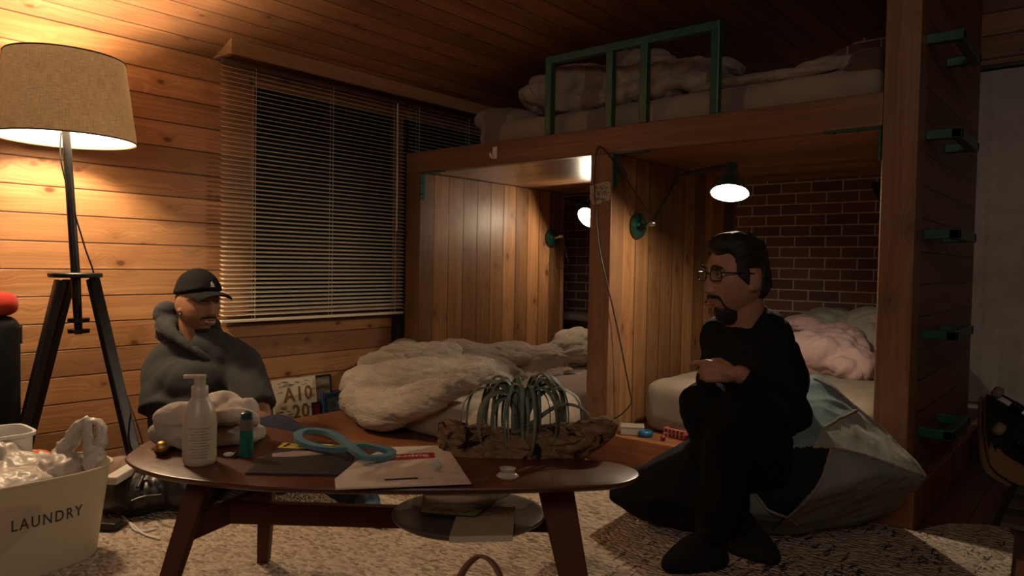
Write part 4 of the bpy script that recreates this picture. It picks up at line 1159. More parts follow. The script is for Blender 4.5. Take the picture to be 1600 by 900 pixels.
def wrap_mat():
    m, nt, bs, o = _nt('red and white wrapper'); N = NB(nt); vo = N.n('ShaderNodeTexVoronoi'); vo.inputs['Scale'].default_value = 34; N.l(N.obj(), vo.inputs['Vector'])
    sp = N.n('ShaderNodeSeparateColor'); N.l(vo.outputs['Color'], sp.inputs[0])
    N.l(N.mix(N.m('GREATER_THAN', sp.outputs[0], .5), (.55, .09, .03), (.6, .52, .42)), bs.inputs['Base Color']); bs.inputs['Roughness'].default_value = .45; return m
tag(rebase(link('snack_wrapper', me, wrap_mat(), None, True)), 'red and white crumpled wrapper in the laundry bin behind the plastic bag', 'wrapper')

# small white tub behind, black case by the wall
q = Z(-8, 690, .33)
tb_ = thing('storage_tub', 'small white plastic tub at the left edge behind the laundry bin', 'tub', (q.x, q.y, .013))
b = MB(); w0, w1 = .078, .092; H = .36
rr = []
for s_, z in ((w0, .0135), (w1 - .004, H - .012), (w1 + .004, H - .010), (w1 + .004, H), (w1 - .004, H), (w1 - .010, H - .02), (w0 - .006, .025)):
    rr.append([b.bm.verts.new((q.x + math.copysign(abs(math.cos(t)) ** .45, math.cos(t)) * s_, q.y + math.copysign(abs(math.sin(t)) ** .45, math.sin(t)) * s_, z)) for t in [2 * PI * k / 40 for k in range(40)]])
for a, c in zip(rr, rr[1:]):
    for k in range(40): b.bm.faces.new([a[k], a[(k + 1) % 40], c[(k + 1) % 40], c[k]])
b.bm.faces.new(rr[0][::-1]); b.bm.faces.new(rr[-1]); b.build('tub_body', M_white, tb_, True, 40)
q = P(-30, 600, 0, -.05); q.z = 0
bc = thing('equipment_case', 'tall black padded case with a red top at the left edge by the wall', 'case', q)
b = MB(); b.box(q + V((0, 0, .345)), (.20, .21, .685), None, .045, seg=4); b.build('case_body', cloth('black nylon', (.010, .010, .011), 900, 0, 30, .1, 0), bc, True, 40)
b = MB(); b.box(q + V((0, 0, .73)), (.19, .20, .085), None, .038, seg=4); b.build('red_top', cloth('red nylon', (.42, .035, .02), 900), bc, True, 40)
b = MB(); b.box(q + V((.06, .108, .62)), (.012, .004, .07), None, .001); b.build('zip_pull', M_chrome, bc)

# black leather bag, pink cloth, cables and white adaptor on the floor by the wall
M_leather = plain('black leather', (.011, .010, .010), .38, 0, .5, bump=.4, bscale=120)
bg = thing('leather_bag', 'black leather bag slumped on the rug between the laundry bin and the coffee table', 'bag', (.44, -1.66, .0135))
b = MB(); b.ell((.42, -1.70, .085), (.13, .10, .075), Matrix.Rotation(.7, 3, 'Z')); b.ell((.50, -1.58, .10), (.11, .10, .085)); b.ell((.46, -1.60, .15), (.08, .07, .05)); b.ell((.37, -1.75, .07), (.08, .06, .055))
me = remesh(b, .009, 5); displace(me, clampz(folds(.016, 8, (1, 1, 1), 95), .0135)); link('bag_body', me, M_leather, bg, True)
b = MB(); b.tube(spline([Z(215, 762, .13), Z(226, 740, .16), Z(240, 735, .19), Z(262, 742, .18), Z(275, 757, .14)], 6), .007, 8, flat=.5); b.build('strap', M_leather, bg, True)
b = MB(); b.tube(spline([Z(205, 782, .10), Z(225, 775, .11), Z(252, 772, .115)], 5), .0018, 6); b.build('zip', M_chrome, bg)
soft('cloth', 'dusty rose cloth bundled behind the black leather bag', 'cloth', cloth('dusty rose', (.34, .22, .18), 400, .5, 30), [], [(Z(190, 740, .13), (.07, .09, .055), 30), (Z(205, 725, .13), (.07, .07, .05)), (Z(185, 765, .06), (.05, .06, .045))], .007, clampz(folds(.014, 12, (1, 1, 1), 99), .0135), 4)
ex = thing('power_strip', 'white power strip and tangled white cables on the floor behind the laundry bin', 'power strip', Z(192, 742, .10))
b = MB(); b.bar(Z(172, 752, .16), Z(212, 728, .17), .045, .028, V((0, 0, 1)), .006); b.build('strip_body', M_white, ex)
for ln in ([(168, 718, .16), (188, 716, .17), (214, 718, .15)], [(165, 728, .16), (190, 722, .17), (216, 722, .15)]):
    b = MB(); b.tube(spline([Z(*q) for q in ln], 6), .004, 6); b.build('cable', M_white, ex, True)
b = MB(); b.tube(spline([Z(160, 792, .02), Z(185, 800, .018), Z(200, 815, .018), Z(215, 830, .018), Z(245, 826, .018)], 6), .0035, 6); b.build('cable', M_white, ex, True)
b = MB(); b.tube(spline([Z(160, 812, .018), Z(185, 812, .018), Z(205, 818, .018), Z(224, 834, .018), Z(250, 842, .018)], 6), .0035, 6); b.build('cable', M_white, ex, True)
tag(rebase(MB().box(Z(170, 820, .028), (.075, .05, .026), Matrix.Rotation(.6, 3, 'Z'), .006).build('power_adapter', M_black)), 'black power adapter on the rug beside the laundry bin', 'adapter')

# ================================================================== SIGN AND FRAMES against the left wall
def leaning(name, label, cat, y0, y1, h, xb, xt, z0, th, fm, pm, border, deco=None):
    t = thing(name, label, cat, (xb, (y0 + y1) / 2, z0))
    up = V((xt - xb, 0, h)).normalized(); o = V((xb, y0, z0)); M = frame(o, V((0, 1, 0)), up)   # z = y cross up -> +x
    w = y1 - y0; L = h
    if border:
        for a, c in (((0, 0), (w, border)), ((0, L - border), (w, L)), ((0, border), (border, L - border)), ((w - border, border), (w, L - border))):
            b = MB(); b.prism([(a[0], a[1]), (c[0], a[1]), (c[0], c[1]), (a[0], c[1])], -th, 0.004, M, .001); b.build('frame_side', fm, t)
    b = MB(); b.prism([(border, border), (w - border, border), (w - border, L - border), (border, L - border)], -th, 0, M); pa = b.build('panel', pm, t)
    if deco: deco(M, w, L, t, pa)
    return t
M_board = plain('white signed board', (.56, .50, .37), .6, var=.05)
M_brpr = plain('brown lettering', (.16, .085, .03), .6); M_ink = plain('black ink', (.03, .028, .025), .6)
def sign(M, w, L, t, pa):
    for s_, y_, z_ in (('A10', .56, .70), ('20', .60, .38)):
        link('lettering', text_mesh(s_, .098, M @ Matrix.Translation((w * y_, L * z_, .0012)), .0006, bold=.0016, xs=.95, spacing=1.1), M_brpr, t)
    b = MB(); rs = random.Random(2)
    for k in range(34):
        if k < 20: x0, z0 = rs.uniform(.03, .30) * w, rs.uniform(.25, .95) * L
        elif k < 28: x0, z0 = rs.uniform(.3, .8) * w, rs.uniform(.86, .96) * L
        else: x0, z0 = rs.uniform(.78, .86) * w, rs.uniform(.3, .8) * L
        pts = [M @ V((x0 + i * .006, z0 + rs.uniform(-.004, .004), .0008)) for i in range(rs.randint(4, 8))]
        b.tube(pts, .0009, 4)
    b.build('signatures', M_ink, t)
leaning('signed_board', 'white board of signatures reading A10 20, leaning against the left wall', 'sign', -.845, -.600, .275, -.085, -.12, .04, .010, None, M_board, 0, sign)
M_fr = plain('black frame', (.02, .018, .016), .4)
def landscape():
    m, nt, bs, o = _nt('dim landscape print'); N = NB(nt); sp = N.n('ShaderNodeSeparateXYZ'); N.l(N.obj(), sp.inputs[0])
    f = N.m('ADD', sp.outputs[2], N.m('MULTIPLY', N.noise(N.obj(), 22, 3), .05))
    c = N.mix(N.ramp(f, .12, .17), (.05, .055, .045), (.24, .21, .16)); c = N.mix(N.ramp(f, .215, .225), c, (.10, .085, .06)); c = N.mix(N.ramp(f, .235, .25), c, (.30, .28, .22))
    N.l(c, bs.inputs['Base Color']); bs.inputs['Roughness'].default_value = .3; return m
leaning('picture_frame', 'black framed landscape picture leaning against the left wall behind the blue frame', 'picture', -.620, -.490, .27, -.112, -.14, .04, .012, M_fr, landscape(), .010)
leaning('picture_frame', 'small blue framed picture propped in front of the landscape picture', 'picture', -.572, -.455, .20, -.07, -.10, .02, .010, plain('blue frame', (.02, .06, .14), .4), plain('dim picture', (.055, .075, .08), .4, var=.6, vscale=30), .016)
leaning('picture_frame', 'small dark red box panel between the signed board and the blue frame', 'picture', -.635, -.585, .16, -.085, -.10, .02, .010, M_fr, plain('dark red panel', (.14, .02, .02), .5, var=.5, vscale=40), .006)

# ================================================================== THINGS ON THE PLATFORM, RIGHT BAY
M_clear = glassy('clear plastic case', (.72, .66, .58), .1, .45)
PZ = .1405
q = Z(984, 679, PZ); u = (Z(1004, 684, PZ) - Z(964, 682, PZ)); u.z = 0; u.normalize(); Ru = Matrix.Rotation(math.atan2(u.y, u.x), 3, 'Z')
cl = thing('plastic_case', 'clear plastic case on the platform edge beside the middle post', 'case', q)
b = MB(); b.box(q + V((0, .02, .018)), (.105, .075, .034), Ru, .003); b.build('case_body', M_clear, cl)
b = MB(); b.box(q + V((0, .02, .038)), (.108, .078, .005), Ru, .002); b.build('case_lid', M_clear, cl)
b = MB()
for k in range(4): b.box(q + Ru @ V((-.036 + .024 * k, .0, 0)) + V((0, .02, .016)), (.016, .05, .024), Ru, .002)
b.build('contents', plain('dull contents', (.30, .24, .17), .6, var=.4, vscale=60), cl)
q = Z(1005, 683, PZ); q.y += 0
tag(rebase(MB().lathe([(.016, 0), (.031, .0), (.034, .008), (.033, .020), (.028, .026), (.018, .028), (.012, .024), (.012, .004)], Matrix.Translation(q + V((0, .02, .0003))), 32, closed_prof=True).build('tape_roll', plain('glossy blue plastic', (.01, .10, .22), .2, spec=.6), None, True, 50)), 'round glossy blue tape roll on the platform edge beside the clear case', 'tape')
def pack(px, py, label, size, rz, col, z=PZ):
    q = Z(px, py, z); t = thing('snack_box', label, 'box', q, 'red and white packets on the platform')
    R = Matrix.Rotation(rz, 3, 'Z'); c = q + V((0, 0, size[2] / 2 + .0004))
    b = MB(); b.box(c, size, R, .002); b.build('carton', col, t)
    b = MB()
    for k in range(5): b.box(c + R @ V((size[0] * (-.36 + .18 * k), -size[1] / 2 - .0006, 0)), (size[0] * .09, .0008, size[2] * .6), R)
    b.box(c + R @ V((0, 0, size[2] / 2 + .0004)), (size[0] * .8, size[1] * .5, .0006), R); b.build('carton_print', plain('dark print', (.05, .02, .018), .5), t)
    return t
M_rw = plain('red and white carton', (.42, .14, .10), .5, var=.5, vscale=45)
pack(1058, 677, 'red and white packet lying on top by the knee of the man with glasses', (.115, .05, .020), -.15, M_rw, PZ + .021)
pack(1056, 683, 'red and white packet underneath, on the platform by the knee of the man with glasses', (.10, .055, .020), .10, M_rw)
tag(rebase(MB().ell(Z(1036, 684, PZ + .013), (.013, .011, .012)).build('sweet', plain('red wrapped sweet', (.25, .03, .03), .35, var=.4, vscale=120), None, True)), 'small red wrapped sweet next to the packets on the platform', 'sweet')

# shelf with folded white towel at the head of the left bay
sh = thing('head_shelf', 'dark narrow shelf on the brick wall at the head of the left-hand bay', 'shelf', (.2, 1.98, .44))
b = MB(); b.bb((-.64, 1.86, .445), (1.1, YB - .002, .465), .003); b.build('shelf_board', M_dkwood, sh)
for x in (-.45, .3, 1.0):
    b = MB(); b.bb((x, 1.9, .37), (x + .02, YB - .002, .444), .002); b.build('bracket', M_dkwood, sh)
soft('towel', 'folded cream towel on the shelf at the head of the left-hand bay', 'towel', M_wcl, [((-.52, 1.875, .4665), (-.05, 2.06, .525), .02)], [], .010, clampz(folds(.006, 12, (1, 1, 2), 4), .4655), 4)
tag(rebase(MB().bb((-.40, 1.855, .40), (-.34, 1.8585, .475)).build('paper_tag', M_paper)), 'small white paper tag hanging from the shelf with the folded towel', 'tag')

tag(rebase(MB().box(Z(1308, 630, .40), (.07, .035, .004), Matrix.Rotation(.5, 3, 'Z'), .001).build('paper_wrapper', plain('cream and brown wrapper', (.45, .36, .26), .6, var=.4, vscale=60))), 'crumpled cream wrapper on the mattress behind the beanbag', 'wrapper')
# ================================================================== SKATEBOARDS and slatted mat, right edge
M_grip = plain('black grip', (.012, .012, .013), .85, bump=.5, bscale=900)
M_maple = plain('maple ply', (.27, .15, .08), .5, var=.1)
M_wheel = plain('tan urethane wheel', (.26, .19, .125), .5)
def skateboard(label, M, L=.80, Wd=.25, under=M_grip, trucks=True):
    t = thing('skateboard', label, 'skateboard', M.translation, 'skateboards by the ladder panel')
    out = []
    for k in range(64):
        a = 2 * PI * k / 64; c, s = math.cos(a), math.sin(a); p = 4.5
        r = (abs(c) ** p + abs(s) ** p) ** (-1 / p)
        cc_ = math.copysign(min(1, abs(r * c)), c); out.append((cc_ * L / 2, r * s * Wd / 2 * (1 - .25 * abs(cc_) ** 6)))
    def bend(z): return lambda x: z + .055 * max(0, (abs(x) - L * .32) / (L * .18)) ** 1.6 * (-1)
    for nm, z0, z1, mat in (('deck', 0, .009, M_maple), ('underside', .0091, .0105, under)):
        b = MB(); s_ = 1 if nm == 'deck' else .985; n = len(out)
        N_ = 9
        rows = []
        for zz_ in (z0, z1):
            rings = []
            for q in range(N_ + 1):
                f = q / N_
                rings.append([b.bm.verts.new(M @ V((x * s_ * f, y * s_ * f, zz_ + bend(0)(x * f)))) for x, y in out] if q else [b.bm.verts.new(M @ V((0, 0, zz_)))])
            for a_, c_2 in zip(rings, rings[1:]):
                for k in range(n):
                    k2 = (k + 1) % n
                    b.bm.faces.new([a_[0], c_2[k], c_2[k2]] if len(a_) == 1 else [a_[k], a_[k2], c_2[k2], c_2[k]])
            rows.append(rings[-1])
        for k in range(n): b.bm.faces.new([rows[0][k], rows[0][(k + 1) % n], rows[1][(k + 1) % n], rows[1][k]])
        b.build(nm, mat, t, True, 40)
    for x in ((-L * .28, L * .28) if trucks else ()):
        b = MB(); b.cyl(M @ V((x, -Wd * .36, .055)), M @ V((x, Wd * .36, .055)), .006, seg=10); b.bar(M @ V((x, 0, .011)), M @ V((x, 0, .058)), .05, .05, M.to_3x3() @ V((1, 0, 0)), .008); b.build('truck', M_black_metal, t)
        for y in (-Wd * .38, Wd * .38):
            b = MB(); b.lathe([(.008, -.019), (.022, -.019), (.029, -.012), (.029, .012), (.022, .019), (.008, .019)], M @ Matrix.Translation((x, y, .055)) @ Matrix.Rotation(PI / 2, 4, 'X'), 24, closed_prof=True); b.build('wheel', M_wheel, t, True, 40)
    return t
def bmx(o, x, n): 
    x = V(x).normalized(); n = V(n); n = (n - x * n.dot(x)).normalized(); y = n.cross(x)
    m = Matrix((x, y, n)).transposed().to_4x4(); m.translation = V(o); return m
skateboard('black-bottomed skateboard with tan wheels leaning beside the ladder panel', bmx((2.68, 1.22, .175), (.12, -.93, -.22), (.45, -.30, .62)), .78, .27)
skateboard('maple-bottomed skateboard tucked behind the black one beside the ladder panel', bmx(V((2.68, 1.22, .175)) - V((.45, -.30, .62)).normalized() * .022 + V((-.022, .02, .0)), (.12, -.93, -.22), (.45, -.30, .62)), .80, .25, M_maple, False)
tag(rebase(MB().ell(V((2.93, .98, .105)), (.07, .06, .09)).build('red_ball', plain('dull red', (.16, .03, .025), .6, var=.2), None, True)), 'dull red rounded object at the right edge by the skateboards', 'ball')
mt_ = thing('slatted_mat', 'striped slatted mat on the floor at the far right edge', 'mat', (2.95, .65, .0005))
for k in range(7):
    b = MB(); b.bb((2.735 + .0, .28 + k * .115, .0006), (3.35, .385 + k * .115, .018), .003); b.build('slat', plain('mat slat %d' % k, ((.12, .10, .07), (.055, .04, .03))[k % 2], .8), mt_)
b = MB(); b.bb((2.715, .27, .0006), (2.734, 1.08, .020), .002); b.build('edge_strip', M_dark, mt_)

# tan leather handle rising in front of the table
q = D(752, 905, 1.52)
hb = thing('handbag', 'bag in the front foreground of which only a tan leather handle shows', 'bag', (q.x, q.y, .0135))
b = MB(); b.box((q.x, q.y, .105), (.17, .11, .18), Matrix.Rotation(math.atan2(RGT.y, RGT.x), 3, 'Z'), .03, seg=4); b.build('bag_body', plain('tan canvas', (.20, .13, .09), .8), hb, True, 40)
M_tan = plain('tan leather', (.27, .15, .09), .55)
b = MB(); b.tube(spline([D(716, 930, 1.53), D(720, 900, 1.53), D(735, 878, 1.53), D(752, 869, 1.52), D(770, 880, 1.50), D(783, 905, 1.49), D(786, 935, 1.49)], 7), .013, 12, flat=.3); b.build('handle', M_tan, hb, True, 60)
# ================================================================== PEOPLE
def skin(name, col):
    m, nt, b, out = _nt(name); N = NB(nt)
    f = N.noise(N.obj(), 60, 3)
    N.l(N.mix(f, tuple(x * .85 for x in col), tuple(min(1, x * 1.12) for x in col)), b.inputs['Base Color'])
    N.l(N.bump(N.noise(N.obj(), 500, 2), .15, .001), b.inputs['Normal'])
    b.inputs['Roughness'].default_value = .5; b.inputs['Specular IOR Level'].default_value = .35
    b.inputs['Subsurface Weight'].default_value = .08; b.inputs['Subsurface Radius'].default_value = (.012, .005, .003)
    return m
def G(v, s): return math.exp(-(v / s) ** 2)
def sstep(a, b, x):
    t = max(0, min(1, (x - a) / (b - a))); return t * t * (3 - 2 * t)
def headpt(d, smile=0.0, wide=1.0):
    x, y, z = d.x * .074 * wide, d.y * .096, d.z * .118
    s = sstep(.02, .115, -z)
    x *= 1 - .26 * s * s - .06 * s
    if y < 0: y *= 1 - .50 * s
    else:
        y *= 1 + .02 * s
        y = y if y < .07 else .07 + (y - .07) * .72
    if d.y > .05:
        w = sstep(.05, .45, d.y); ax = abs(x); o = 0
        t = (.032 - z) / .068
        if 0 <= t <= 1: o += (.004 + .022 * t ** 1.25) * G(x, .0085 + .006 * t)
        elif t > 1: o += .026 * G(z + .036, .0075) * G(x, .0145)
        else: o += .004 * G(z - .032, .01) * G(x, .01)
        o += .007 * G(ax - .0135, .0065) * G(z + .034, .0075)
        o += .0065 * G(z - .036, .010) * G(ax - .030, .024)
        o -= .0115 * G(z - .016, .0115) * G(ax - .0315, .0155)
        o += .006 * G(ax - .045, .018) * G(z + .014, .016)
        o += .0065 * G(z + .0595, .0055) * G(x, .021) + .0075 * G(z + .0725, .0065) * G(x, .019) - .006 * G(z + .0660, .0028) * G(x, .024 + smile * .01)
        o -= .004 * G(z + .084, .006) * G(x, .02)
        o += .010 * G(z + .101, .015) * G(x, .022)
        o += smile * .005 * G(ax - .036, .014) * G(z + .045, .014)
        y += o * w
    return V((x, y, z))
def dirs(nu=96, nv=72):
    return [[V((math.cos(2 * PI * i / nu) * math.sin(PI * j / nv), math.sin(2 * PI * i / nu) * math.sin(PI * j / nv), math.cos(PI * j / nv))) for i in range(nu)] for j in range(1, nv)], V((0, 0, 1)), V((0, 0, -1))
def sphere_map(b, fn, nu=96, nv=72):
    rows, top, bot = dirs(nu, nv)
    R = [[b.bm.verts.new(fn(d)) for d in r] for r in rows]
    a = b.bm.verts.new(fn(top)); c = b.bm.verts.new(fn(bot))
    for r0, r1 in zip(R, R[1:]):
        for i in range(nu): b.bm.faces.new([r0[i], r1[i], r1[(i + 1) % nu], r0[(i + 1) % nu]])
    for i in range(nu):
        b.bm.faces.new([a, R[0][i], R[0][(i + 1) % nu]]); b.bm.faces.new([c, R[-1][(i + 1) % nu], R[-1][i]])
class Head:
    def __init__(s, c, face, scale=1.0, up=V((0, 0, 1)), smile=0.0, wide=1.0):
        f = V(face).normalized(); x = f.cross(V(up)).normalized(); u = x.cross(f)     # x = person's right
        s.M = Matrix((x * scale, f * scale, u * scale)).transposed().to_4x4(); s.M.translation = V(c); s.k = scale; s.smile = smile; s.wide = wide
    def w(s, x, y, z): return s.M @ V((x, y, z))
    def skinmesh(s, b):
        sphere_map(b, lambda d: s.M @ headpt(d, s.smile, s.wide))
        R = s.M.to_3x3().normalized()
        for q in (-1, 1):
            b.ell(s.w(q * .073 * s.wide, -.008, -.002), (.0085 * s.k, .019 * s.k, .032 * s.k), R @ Matrix.Rotation(q * .35, 3, 'Z') @ Matrix.Rotation(-.15, 3, 'X'), 16)
            b.ell(s.w(q * .073 * s.wide, .002, -.026), .010 * s.k, None, 12)
    def shell(s, name, mat, parent, thick, noise_amp=0.0, nscale=60, nu=110, nv=84, stretch=(1, 1, 1)):
        def fn(d):
            p = headpt(d, s.smile, s.wide); n = V((d.x / .074, d.y / .096, d.z / .118)).normalized()
            t = thick(p, d)
            if noise_amp and t > 0: t += noise_amp * noise.noise(V((p.x * stretch[0], p.y * stretch[1], p.z * stretch[2])) * nscale) * min(1, t / .006)
            return s.M @ (p + n * t)
        b = MB(); sphere_map(b, fn, nu, nv); return b.build(name, mat, parent, True)
    def eyes(s, parent, open_=.55):
        for q in (-1, 1):
            b = MB(); c = s.w(q * .0315, .0712, .0160); b.ell(c, .0120 * s.k, None, 18)
            e = b.build('eye', [M_eye], parent, True)
            i = MB(); i.ell(s.w(q * .0315, .0791, .0158), (.0055 * s.k, .0048 * s.k, .0055 * s.k), s.M.to_3x3().normalized(), 12); i.build('iris', M_iris, e, True)
            l = MB()
            l.tube(spline([s.w(q * .0195, .082, .0165), s.w(q * .025, .0855, .0215), s.w(q * .033, .0860, .0228), s.w(q * .041, .081, .0185)], 4), .0028 * s.k, 8, round_ends=True)
            l.tube(spline([s.w(q * .018, .081, .0205), s.w(q * .025, .0845, .0250), s.w(q * .034, .0848, .0262), s.w(q * .044, .078, .0215)], 4), .0042 * s.k, 8, round_ends=True)
            l.tube(spline([s.w(q * .0195, .0815, .0105), s.w(q * .026, .0840, .0085), s.w(q * .034, .0840, .0082), s.w(q * .042, .079, .0115)], 4), .0034 * s.k, 8, round_ends=True)
            l.build('eyelid', s.skin, parent, True)
            l = MB()
            l.tube(spline([s.w(q * .014, .0955, .0335), s.w(q * .026, .0965, .0385), s.w(q * .038, .091, .0385), s.w(q * .048, .080, .0345)], 4), [.0022, .0024, .0026, .0028, .0028, .0028, .0028, .0026, .0024, .0022, .0018, .0014, .001], 8, flat=1.6, round_ends=True)
            l.build('eyebrow', M_hair, parent, True)
M_eye = plain('eye white', (.55, .50, .45), .3); M_iris = plain('dark iris', (.02, .012, .008), .2)
M_hair = plain('black hair', (.009, .008, .008), .55, spec=.45, bump=.7, bscale=260, bdist=.004)
M_stub = plain('dark beard stubble', (.016, .012, .010), .8, bump=.7, bscale=500, bdist=.003)

def lips(s, parent, mat, part=.0):
    b = MB()
    b.tube(spline([s.w(-.023, .088, -.0655), s.w(-.012, .0955, -.0615 + part), s.w(-.004, .098, -.0600 + part), s.w(0, .0978, -.0608 + part), s.w(.004, .098, -.0600 + part), s.w(.012, .0955, -.0615 + part), s.w(.023, .088, -.0655)], 4), [.0014] + [.0030] * 23 + [.0014], 8, round_ends=True)
    b.tube(spline([s.w(-.022, .088, -.0665), s.w(-.011, .0960, -.0715 - part), s.w(0, .0985, -.0730 - part), s.w(.011, .0960, -.0715 - part), s.w(.022, .088, -.0665)], 4), [.0014] + [.0036] * 15 + [.0014], 8, round_ends=True)
    b.build('lips', mat, parent, True)
def hand(b, M, curls, thumb=(.6, .5), k=1.0, spread=.05):
    W_ = lambda x, y, z: M @ V((x * k, y * k, z * k))
    b.tube([W_(-.015, 0, 0), W_(.02, .0, 0)], [.024 * k, .026 * k], 12, round_ends=True)
    ys = (.029, .010, -.010, -.028); xk = (.088, .092, .087, .078)
    seg = ((.044, .026, .020), (.049, .030, .021), (.045, .028, .020), (.035, .021, .018))
    for i in range(4):
        b.tube([W_(.012, ys[i] * .55, -.001), W_(xk[i], ys[i], .002)], [.0155 * k, .0118 * k], 10, round_ends=True)
        p = V((xk[i], ys[i], 0)); a = 0; r = [.0102, .0092, .0082, .0068]; yaw = (ys[i] / .03) * spread
        pts = [p.copy()]
        for j in range(3):
            a += curls[i][j]
            p = p + V((math.cos(a) * math.cos(yaw), math.sin(yaw) * math.cos(a), -math.sin(a))) * seg[i][j]; pts.append(p.copy())
        for j in range(3): b.tube([W_(*pts[j]), W_(*pts[j + 1])], [r[j] * k, r[j + 1] * k], 10, round_ends=True)
    t0 = V((.018, .022, -.004)); t1 = V((.048, .040 + .01 * thumb[0], -.014)); 
    d = V((.8, .25 - thumb[1], -.25 - .3 * thumb[1])).normalized(); t2 = t1 + d * .032
    d2 = V((.9, .05 - thumb[1] * 1.1, -.15 - .2 * thumb[1])).normalized(); t3 = t2 + d2 * .026
    for a_, c_2, ra, rc in ((t0, t1, .0165, .0125), (t1, t2, .0118, .0105), (t2, t3, .0103, .0078)): b.tube([W_(*a_), W_(*c_2)], [ra * k, rc * k], 10, round_ends=True)
def limb(b, pts, rs_, n=6, ends=True, seg=18):
    p = spline(pts, n); r = [max(.004, q.x) for q in spline([V((x, 0, 0)) for x in rs_], n)]
    b.tube(p, r, seg, round_ends=ends)
def ellf(b, c, rad, fwd, up=V((0, 0, 1))):      # ellipsoid with radii (side, forward, up)
    f = V(fwd).normalized(); x = f.cross(V(up)).normalized(); u = x.cross(f)
    b.ell(c, rad, Matrix((x, f, u)).transposed(), 24)
def hz(v): v = V(v); v.z = 0; return v.normalized()
R_ = hz(RGT)

# ---------------------------------------------------------------- person in the cap, sitting on the floor by the left wall
hc = D(309, 474, 2.95); c_dir = hz(CAM - hc)
face = c_dir * math.cos(.70) + R_ * math.sin(.70) + V((0, 0, -.02)); tor = c_dir * math.cos(.22) + R_ * math.sin(.22)
S1 = skin('brown skin', (.27, .135, .075))
p1 = thing('person', 'person in a black cap and charcoal short-sleeved hoodie sitting on the floor by the wall', 'person', (hc.x, hc.y, .0135))
H1 = Head(hc, face, 1.04, V((0, 0, 1)), smile=1.0); H1.skin = S1
d = D
sR, sL = d(256, 572, 2.97), d(378, 568, 3.0)
eR, wR = d(252, 655, 2.86), d(312, 668, 2.70)
eL, wL = d(408, 652, 2.86), d(366, 664, 2.70)
hip = d(308, 735, 2.92)
hR, hL = hip - R_ * .09, hip + R_ * .09
kL, aL, tL = d(434, 680, 2.66), d(574, 782, 2.50), Z(592, 812, .035)
kR, aR, tR = V((.50, -1.47, .17)), V((.60, -1.25, .075)), V((.56, -1.15, .05))
b = MB()
H1.skinmesh(b)
limb(b, [d(312, 560, 3.0), H1.w(0, -.028, -.10), H1.w(0, -.022, -.04)], [.062, .056, .058])
ellf(b, d(312, 605, 3.0), (.155, .095, .15), tor); ellf(b, d(308, 672, 2.97), (.14, .10, .15), tor); ellf(b, hip, (.15, .11, .10), tor)
for s_, e_, w_ in ((sR, eR, wR), (sL, eL, wL)): limb(b, [s_, s_ * .5 + e_ * .5, e_, e_ * .5 + w_ * .5, w_], [.052, .046, .040, .038, .026])
for h_, k_, a_, t_ in ((hR, kR, aR, tR), (hL, kL, aL, tL)):
    limb(b, [h_, h_ * .5 + k_ * .5, k_, k_ * .5 + a_ * .5, a_], [.075, .068, .052, .046, .034])
    limb(b, [a_ + V((0, 0, -.02)), a_ * .45 + t_ * .55, t_], [.026, .024, .018])
for w_, e_, q in ((wR, eR, 1), (wL, eL, -1)):
    x = (w_ - e_).normalized(); n = V((0, 0, 1)) * .8 + c_dir * .5; hand(b, bmx(w_ + x * .02, x, n) @ Matrix.Diagonal((1, q, 1, 1)), [(.35, .4, .3)] * 4)
me = remesh(b, .0045, 2, .4); link('body', me, S1, p1, True)
H1.eyes(p1); lips(H1, p1, skin('brown lips', (.22, .095, .065)), .0012)
M_cap = cloth('black cap wool', (.0065, .0068, .0072), 700, .2, 60, .05, 0)
def capth(p, d_):
    line = .036 - .10 * max(0, -p.y) * 1.0 + (.012 if p.y > 0 else 0) * sstep(0, .08, p.y)
    t = sstep(line - .006, line + .006, p.z)
    return -.012 + t * (.020 + .012 * sstep(.02, .10, p.z) + .004 * G(p.z - line - .01, .012))
cap = H1.shell('cap', M_cap, p1, capth)
b = MB(); rows = []
for j in range(9):
    v = j / 8; row = []
    for i in range(19):
        u = -1 + i / 9.0; a = u * 1.18
        bx, by = math.sin(a) * .080, math.cos(a) * .098 - .004
        ex, ey = math.sin(a * .86) * .082, .098 + .070 * math.cos(a) ** .8 - .004
        x = bx + (ex - bx) * v; y = by + (ey - by) * v; z = .052 - .020 * u * u - .010 * v + .004 * math.sin(v * PI)
        row.append((x, y, z))
    rows.append(row)
top_ = [[b.bm.verts.new(H1.w(*q)) for q in r] for r in rows]; bot_ = [[b.bm.verts.new(H1.w(q[0], q[1], q[2] - .005)) for q in r] for r in rows]
for L2 in (top_, bot_):
    for r0, r1 in zip(L2, L2[1:]):
        for i in range(18): b.bm.faces.new([r0[i], r0[i + 1], r1[i + 1], r1[i]])
edge = lambda L2: L2[0] + [r[-1] for r in L2[1:]] + L2[-1][-2::-1] + [r[0] for r in L2[-2:0:-1]]
ea, eb = edge(top_), edge(bot_)
for i in range(len(ea)): b.bm.faces.new([ea[i], ea[(i + 1) % len(ea)], eb[(i + 1) % len(eb)], eb[i]])
b.build('brim', M_cap, cap, True, 50)
eo = H1.w(.010, .112, .078); en = (H1.M.to_3x3() @ V((.12, .93, .35))).normalized(); ex_ = (H1.M.to_3x3() @ V((-1, 0, 0))).normalized()
b = MB(); b.prism([(-.010, -.010), (.010, -.011), (.006, -.004), (.009, .003), (.003, .004), (.001, .013), (-.003, .006), (-.006, .000), (-.003, -.005)], 0, .003, frame(eo + en * .004, ex_, en.cross(ex_)), 0); b.build('cap_emblem', plain('pale embroidery', (.42, .40, .36), .8), cap)
H1.shell('hair', M_hair, p1, lambda p, d_: -.006 + .009 * sstep(-.005, .01, -p.y) * sstep(-.030, -.005, p.z) * (1 if abs(p.x) > -1 else 0), .001, 90)
